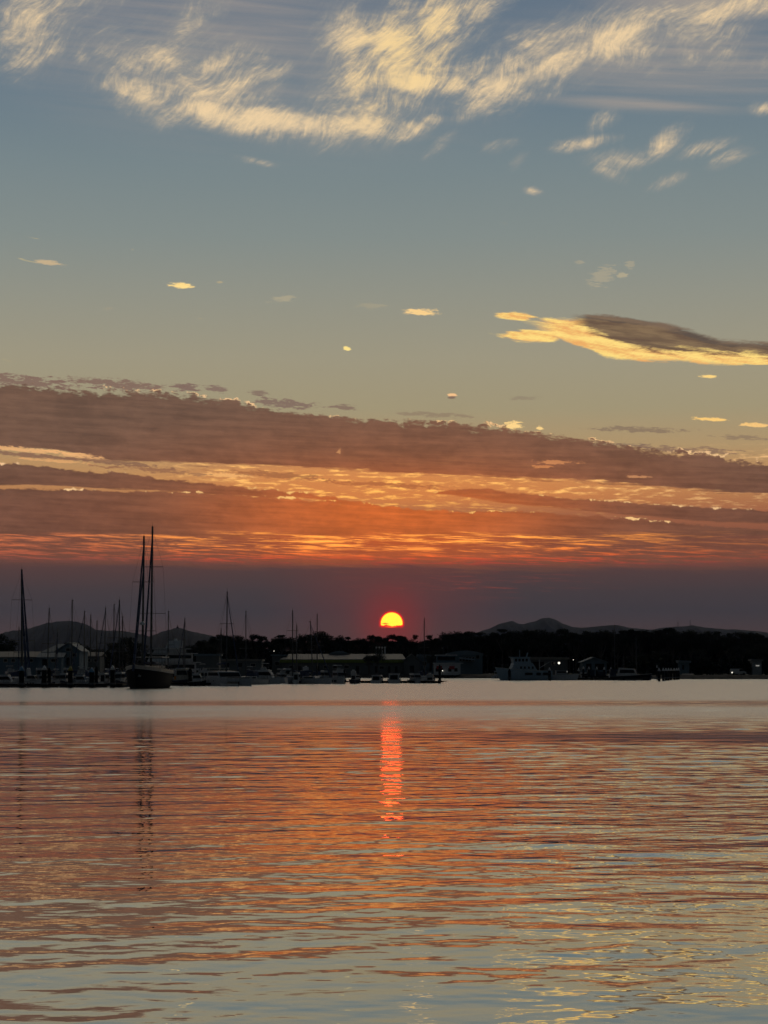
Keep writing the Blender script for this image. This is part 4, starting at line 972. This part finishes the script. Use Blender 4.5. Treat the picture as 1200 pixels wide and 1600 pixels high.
cruiser('cream cruiser in the back row left of the gabled house boats', 52, 72, 420, 1041, 12, 'cream', kind='hardtop')

for a in [('cruiser low in the back row left of the tall sloop mast', 12, 26, 440, 1043, 25, 'white', 'hardtop'), ('dark-hulled cruiser half hidden behind the white-capped pile', 60, 76, 384, 1047, -20, 'navy', 'flybridge'),
          ('white cruiser in front of the gabled house door', 96, 114, 430, 1041, 30, 'white', 'hardtop'), ('cream cruiser behind the short blue-capped pile', 132, 148, 410, 1043, -15, 'cream', 'flybridge'),
          ('grey cruiser in the back row left of the tall dark tree', 160, 180, 415, 1042, 20, 'grey', 'hardtop'), ('navy cruiser right in front of the tall dark tree', 176, 194, 398, 1044, 40, 'navy', 'flybridge'),
          ('white cruiser in the back row right of the big motor yacht', 286, 304, 450, 1040, -25, 'white', 'flybridge'), ('cream cruiser in the back row between motor yacht and awning shed', 300, 318, 470, 1042, 15, 'cream', 'hardtop'),
          ('grey cruiser behind the bow of the long cruiser', 380, 398, 480, 1041, -20, 'grey', 'flybridge'), ('white cruiser in the back row left of the pair of masts', 440, 458, 490, 1042, 15, 'white', 'hardtop')]:
    cruiser(*a[:6], a[6], kind=a[7])
# big three-deck motor yacht behind the schooner
d = 430; t = thing('motor_yacht', 'large white three-deck motor yacht rising behind the schooner', 'motor yacht', (Wx(252, d), d + 6, 0), rotz(-32))
hull(t, 17, 5.4, 2.9, 2.3, 'white', stern=.9, full=1.0)
for (x0, x1, z0, z1, w, nm) in ((-7.4, 4.6, 2.2, 4.2, 2.3, 'main_deckhouse'), (-6.6, 2.8, 4.38, 6.0, 2.1, 'bridge_deckhouse'), (-4.6, 1.2, 6.20, 6.9, 1.9, 'sun_deck_coaming')):
    m = MB(); m.prism([(x0, z0), (x1, z0), (x1 - (z1 - z0) * .6, z1), (x0, z1)], -w, w); cb = m.build(nm, 'white', t)
    if z1 < 6.5:
        m = MB(); zc, zd_ = z0 + (z1 - z0) * .42, z0 + (z1 - z0) * .82
        for s_ in (-1, 1): m = MB(); m.prism([(x0 + .6, zc), (x1 - .65, zc), (x1 - 1.15, zd_), (x0 + .6, zd_)], s_ * w - .03, s_ * w + .03); m.build('side_window', 'glass', cb)
        m = MB(); m.add([(x1 - (zc - z0) * .6 + .05, -w * .9, zc), (x1 - (zc - z0) * .6 + .05, w * .9, zc), (x1 - (zd_ - z0) * .6 + .05, w * .9, zd_), (x1 - (zd_ - z0) * .6 + .05, -w * .9, zd_)], [(0, 1, 2, 3)]); m.build('windscreen', 'glass', cb)
    m = MB(); m.box(x0 - 1.2, x1 - (z1 - z0) * .6 + .5, -w - .35, w + .35, z1 + .005, z1 + .16); m.build('deck_overhang', 'white', cb)
m = MB(); m.prism([(-3.6, 7.05), (-2.4, 7.05), (-3.2, 8.6), (-4.2, 8.6)], -1.6, 1.6); ar = m.build('radar_arch', 'white', t)
m = MB(); m.tube((-3.6, 0, 8.6), (-3.6, 0, 9.0), .45, .3, 10); m.build('radar_dome', 'cap', ar)
# fishing boat with wheelhouse
def rigged(t, L, B, fs, H):
    m = MB(); m.tube((-L * .05, 0, H - .4), (-L * .05, 0, H + 5.0), .09, .05); m.tube((-L * .05, 0, H + 1), (-L * .4, 0, H + 3.2), .05); m.tube((-L * .05, -1.1, H + 2.4), (-L * .05, 1.1, H + 2.4), .04); m.build('rig_mast', 'darkmast', t)
    m = MB(); m.box(-L * .44, -L * .34, -B * .3, B * .3, fs, fs + .7, .05, .05); m.build('fish_bin', 'orange', t)
cruiser('dark fishing boat with pale wheelhouse and stub mast right of the schooner', 268, 308, 392, 1041, 60, 'navy', 'hardtop', 'fishing boat', .34, 'fishing_boat', rigged, 14, cabin='cream')
cruiser('small dark launch between the schooner stern and the fishing boat', 258, 276, 402, 1048, 14, 'navy', 'hardtop')
cruiser('white flybridge cruiser with slanted superstructure left of the catamaran', 306, 330, 405, 1037, 35, kind='flybridge')
cruiser('low grey workboat under the slanted white superstructure', 296, 322, 384, 1051, 80, 'black', 'hardtop')
cruiser('long white cruiser with a dark window band right of the catamaran', 390, 440, 436, 1045, 72, kind='hardtop', extra=porthole_row)
cruiser('white flybridge cruiser in the row behind the long cruiser', 402, 424, 470, 1036, -15, kind='flybridge')
cruiser('white cruiser with blue awnings seen between the long cruiser and the tall mast', 428, 452, 452, 1045, 25, kind='flybridge')
cruiser('white boat lying stern-on below the pair of masts left of the sun', 457, 471, 436, 1050, 172, kind='hardtop')
cruiser('dark-topped cruiser right behind the side-on white sloop', 470, 490, 465, 1042, 15, 'navy', kind='arch')
cruiser('white flybridge cruiser with high curved bow right of the side-on sloop', 515, 544, 444, 1039, 22, kind='flybridge')
cruiser('low dark cruiser between the side-on sloop and the curved-bow cruiser', 498, 518, 458, 1046, 20, 'navy', kind='hardtop')
cruiser('dark cruiser with a pale radar arch at the end of its row', 545, 567, 447, 1048, 155, 'navy', kind='arch')
cruiser('square white boat at the left end of the short pontoon under the sun', 578, 601, 458, 1054, 172, kind='hardtop', ratio=.42)
cruiser('square white boat with rounded hardtop in the middle of the short pontoon', 605, 627, 458, 1051.5, 178, kind='hardtop', ratio=.42)
cruiser('white cabin boat right of centre on the short pontoon', 636, 662, 459, 1051.5, 20, kind='hardtop')
cruiser('white boat with tall aerials at the right end of the short pontoon', 664, 682, 461, 1053, 170, kind='arch', ratio=.42)
cruiser('small white boat lying alone left of the patrol boat', 768, 791, 688, 1047.5, 60, kind='hardtop', ratio=.3)
def low_boat(t, L, B, fs, H):
    m = MB()
    for x in (-L * .3, -L * .1, L * .1): m.tube((x, 0, fs), (x, 0, fs + 1.2), .05)
    m.build('davit', 'alu', t)
# two-deck houseboat at the far shore
d = 716; t = thing('houseboat', 'white two-deck houseboat with red awnings moored by the curved-roof hall', 'houseboat', (Wx(701, d), d + 3, 0), 0)
w = (Wx(724, d) - Wx(679, d)) / 2
m = MB(); m.box(-w - .5, w + 2.6, -3, 4, -.3, .95, -.3, -.2); m.build('hull', 'black', t)
m = MB(); m.box(-w, w - .8, -2.4, 3.4, .95, Wz(1037, d)); cb = m.build('main_cabin', 'white', t)
m = MB(); [m.box(-w + a, -w + a + 1.0, -2.46, -2.40, 2.1, 3.2) for a in (.5, 1.9, 4.6, 6.6)]; m.build('cabin_window', 'glass', cb)
for a in (.7, 4.9): m = MB(); m.box(-w + a, -w + a + 1.8, -2.75, -2.5, 2.9, 3.9, 0, .1); m.build('awning', 'red', cb)
m = MB(); m.box(-w - .3, w + .1, -2.9, 3.7, Wz(1037, d) + .01, Wz(1035.5, d)); m.build('upper_deck', 'white', t)
m = MB(); m.box(-w + .8, w - 2.2, -1.9, 2.9, Wz(1035.5, d) + .01, Wz(1024.5, d)); ub = m.build('upper_cabin', 'wallb', t)
m = MB(); m.box(-w + 1.1, w - 2.5, -1.97, -1.91, Wz(1032, d), Wz(1026, d)); m.build('cabin_window', 'glass', ub)
m = MB(); m.box(-w + .3, w - 1.8, -2.6, 3.3, Wz(1024.5, d) + .01, Wz(1023, d)); m.build('roof', 'white', ub)
m = MB(); m.tube((-.2, 0, Wz(1023, d)), (-.2, 0, Wz(1007, d)), .07, .04); m.tube((-1.6, 0, Wz(1023, d)), (-1.6, 0, Wz(1016, d)), .05); m.build('aerial', 'alu', ub)
m = MB()
for k in range(12): x = -w + (2 * w) * k / 11; m.tube((x, -2.8, Wz(1035.5, d)), (x, -2.8, Wz(1035.5, d) + 1.0), .03)
m.tube((-w, -2.8, Wz(1035.5, d) + 1), (w, -2.8, Wz(1035.5, d) + 1), .03); m.build('guard_rail', 'alu', t)
# patrol boat
d = 571; t = thing('patrol_boat', 'blue-grey white patrol boat with high bow, stepped bridge and portholes', 'ship', (Wx(822, d), d + 3, 0), rotz(-80))
L = 13.6; rows, ho = hull(t, L, 4.6, 3.4, 2.5, 'blue', stern=.9, rake=.10, full=1.0, draft=.6, flare=.14)
m = MB(); m.prism([(-3.0, 2.3), (4.2, 2.6), (3.4, 4.5), (-1.6, 4.5)], -1.7, 1.7); cb = m.build('deckhouse', 'blue', t)
m = MB(); m.prism([(-1.2, 4.51), (3.3, 4.51), (3.7, 6.0), (-.7, 6.0)], -1.5, 1.5); br = m.build('bridge', 'blue', t)
m = MB(); [m.box(-.3 + k * .95, .3 + k * .95, s_ * 1.5 - .04, s_ * 1.5 + .04, 4.9, 5.6) for k in range(4) for s_ in (-1, 1)]; m.build('bridge_window', 'glass', br)
m = MB(); m.box(-1.0, 4.1, -1.7, 1.7, 6.01, 6.12); m.tube((1.5, 0, 6.1), (1.5, 0, 8.0), .1, .06); m.tube((-.3, 0, 6.1), (-.6, .2, 7.2), .22, .2, 8); m.build('bridge_roof', 'blue', br)
m = MB(); [m.box(-1.8 + k * 1.05, -1.35 + k * 1.05, s_ * 1.7 - .04, s_ * 1.7 + .04, 3.0, 3.6) for k in range(4) for s_ in (-1, 1)]; m.build('deckhouse_window', 'glass', cb)
m = MB(); [m.box(a, b, s_ * 2.28 - .04, s_ * 2.28 + .02, 1.35, 2.0) for a, b in ((-6.3, -4.2), (-3.6, -2.4), (-1.4, .6)) for s_ in (-1, 1)]; m.build('hull_window', 'glass', ho)
rail(t, rows, 8, 18, .9)
m = MB(); m.tube((-3.8, 0, 2.4), (-3.8, 0, 5.4), .12); m.tube((-3.8, 0, 3.2), (-6.5, 0, 4.8), .09); m.build('davit_crane', 'grey', t)
d = 575; t = thing('workboat', 'long low pale workboat moored astern of the patrol boat', 'workboat', (Wx(880, d), d + 2, 0), rotz(88), 0)
rows, ho = hull(t, 7.4, 2.8, 1.7, 1.35, 'white', stern=.85)
m = MB(); m.prism([(-1.9, 1.3), (1.3, 1.3), (1.0, 2.5), (-1.9, 2.6)], -.95, .95); cb = m.build('wheelhouse', 'grey', t)
for s_ in (-1, 1): m = MB(); m.box(-1.5, .8, s_ * .95 - .03, s_ * .95 + .03, 1.9, 2.35); m.build('side_window', 'glass', cb)
d = 585; t = thing('work_barge', 'long black barge with crates lying between the capped piles at right', 'barge', (Wx(940, d), d + 4, 0), 0)
m = MB(); m.box(-4.5, 9.5, -2.2, 2.2, -.3, 1.1, -.4, 0); m.build('hull', 'black', t)
for x, w_, h_ in ((-3.4, 1.8, 1.6), (-.9, 2.4, 1.1), (2.6, 1.6, 1.9)): m = MB(); m.box(x, x + w_, -1.2, 1.2, 1.11, 1.1 + h_); m.build('deck_crate', 'navy', t)
d = 572; t = thing('tug', 'stubby workboat with white wheelhouse and black hull at the right end', 'workboat', (Wx(984, d), d + 2, 0), rotz(82))
rows, ho = hull(t, 10.0, 3.4, 1.75, 1.1, 'black', stern=.9)
m = MB(); m.prism([(-3.2, 1.0), (2.2, 1.2), (1.5, 3.0), (-2.6, 3.3)], -1.3, 1.3); cb = m.build('wheelhouse', 'white', t)
for s_ in (-1, 1): m = MB(); m.prism([(-2.4, 1.9), (1.6, 1.9), (1.25, 2.7), (-2.3, 2.8)], s_ * 1.3 - .03, s_ * 1.3 + .03); m.build('side_window', 'glass', cb)
m = MB(); m.tube((-1.5, 0, 3.2), (-1.5, 0, 6.2), .07, .04); m.tube((-1.5, -.8, 4.6), (-1.5, .8, 4.6), .04); m.build('signal_mast', 'alu', t)
rail(t, rows, 10, 17, .7)
cruiser('small blue-white launch between patrol boat and black barge', 903, 925, 590, 1050, 75, 'white', 'hardtop', maxlen=7)

# ------------------------------------------------------------------ pontoons and piles
def pontoon(label, px0, px1, d0, d1, w=2.0, z=.55, fingers=()):
    a = Vector((Wx(px0, d0), d0, 0)); b = Vector((Wx(px1, d1), d1, 0)); Lp = (b - a).length
    t = thing('pontoon', label, 'pontoon', a, math.atan2(b.y - a.y, b.x - a.x))
    m = MB(); m.box(0, Lp, 0, w, z - .14, z); m.build('decking', 'wood', t)
    m = MB(); n = int(Lp / 2.6)
    for k in range(n): m.box(k * 2.6 + .1, k * 2.6 + 2.3, .1, w - .1, -.25, z - .15)
    m.build('float', 'conc', t)
    m = MB(); m.box(0, Lp, -.12, -.01, z - .3, z - .02); m.build('fender_board', 'pile', t)
    for f in fingers:
        m = MB(); x = Wx(f, d0) - a.x; m.box(x, x + .9, w + .02, w + 9, z - .3, z - .02); m.build('finger_pier', 'wood', t)
    for k in range(int(Lp / 9)):
        x = 4 + k * 9; m = MB(); m.box(x, x + .3, w - .5, w - .2, z + .01, z + 1.0, .03, .03); m.build('service_post', 'cap', t)
    return t
pontoon('long dark pontoon along the left marina below the small yachts', -60, 192, 352, 352, 2.2, .6, (-20, 30, 72, 110, 146, 176))
pontoon('dark pontoon between the schooner and the catamaran', 266, 330, 388, 388, 2.0, .55, (285, 310))
pontoon('pontoon in front of the cruisers right of the catamaran', 396, 545, 452, 452, 2.0, .5, (425, 455, 478, 512))
pontoon('short pontoon with a pole at its right end under the sun', 562, 693, 463, 455, 1.8, .5)
pontoon('dark pontoon under the black workboat at right', 928, 1012, 570, 570, 2.0, .7)
pontoon('low quay pontoon between the patrol boat and the barge', 860, 930, 580, 580, 2.0, .6)
PG = 'mooring piles'
def pile(label, px, top, d, capm='cap', r=.26, cone=True):
    H = Wz(top, d); t = thing('mooring_pile', label, 'mooring pile', (Wx(px, d), d, 0), 0, PG)
    hc = .75 if cone else .12
    m = MB(); m.tube((0, 0, -1.5), (0, 0, H - hc), r, r * .97, 10); m.build('post', 'pile', t, True)
    m = MB(); m.tube((0, 0, H - hc), (0, 0, H), r * 1.25, .06 if cone else r, 10); m.build('cap', capm, t, True)
    m = MB(); m.tube((0, 0, .5), (0, 0, .8), r * 1.4, None, 10); m.build('pile_collar', 'alu', t)
for a in [('dark pile with a blue cap left of the sports cruiser', 34, 1040.5, 350, 'bluecap', .42), ('dark pile with a white pointed cap right of the sports cruiser', 69.3, 1039.5, 350, 'cap', .40), ('thinner capless pile just right of the white-capped one', 77, 1043, 355, 'pile', .30),
          ('dark pile with a yellowish cap under the round hill', 110, 1040.5, 350, 'yellow', .38), ('short dark pile with a blue cap right of the low runabout', 143.5, 1043, 350, 'bluecap', .40), ('thin dark pile beside the short blue-capped pile', 150.5, 1040, 356, 'pile', .28),
          ('dark pile with a white cap left of the schooner', 176, 1039.5, 351, 'cap', .38), ('plain dark pile below the fishing boat', 297, 1043, 388, 'pile', .34), ('dark pile beside the stern-on boat left of the sun', 456, 1047, 448, 'pile', .36),
          ('dark pile with grey cap right of the stern-on boat left of the sun', 470.5, 1047, 450, 'grey', .32), ('dark pile left of the curved-bow cruiser', 537.5, 1046, 449, 'pile', .36), ('tall dark pole at the right end of the short pontoon', 687, 1038, 454, 'pile', .26),
          ('dark pile against the bow of the patrol boat', 796, 1045, 565, 'pile', .36), ('dark pile where patrol boat and low workboat meet', 858.5, 1043, 566, 'cap', .36)]: pile(*a)
for i, px in enumerate((904, 911.5, 920, 932.5, 944, 954.5)):
    pile(['first', 'second', 'third', 'fourth', 'fifth', 'sixth'][i] + ' white-capped pile from the left beside the black barge', px, (1044, 1041, 1041.5, 1041.5, 1042, 1042.5)[i], 584 + i, 'cap', .28)
for i, (px, bt) in enumerate(((1029.7, 1064.5), (1036.3, 1063.8), (1040.6, 1063.3), (1044.6, 1063.0), (1048.6, 1062.5), (1053.4, 1062.2), (1057.3, 1061.9), (1060.2, 1061.6))):
    pile(['first', 'second', 'third', 'fourth', 'fifth', 'sixth', 'seventh', 'eighth'][i] + ' from the left in the row of eight white-capped piles', px, 1043.5, dist(bt), 'cap', .34)
pile('thin dark pile standing alone behind the row of eight', 1026.5, 1039, 600, 'cap', .16)

# ------------------------------------------------------------------ the evening air
m = MB(); m.box(-9500, 9500, -60, 9800, -3.0, 240)
hz = m.build('haze', 'white'); hz['kind'] = 'stuff'; hz.data.materials.clear()
hm = bpy.data.materials.new('haze'); hm.use_nodes = True; nt = hm.node_tree; nt.nodes.clear()
pv = nt.nodes.new('ShaderNodeVolumePrincipled'); pv.inputs['Color'].default_value = (.40, .58, 1.0, 1); pv.inputs['Density'].default_value = HAZE
mo = nt.nodes.new('ShaderNodeOutputMaterial'); nt.links.new(pv.outputs[0], mo.inputs['Volume']); hz.data.materials.append(hm)
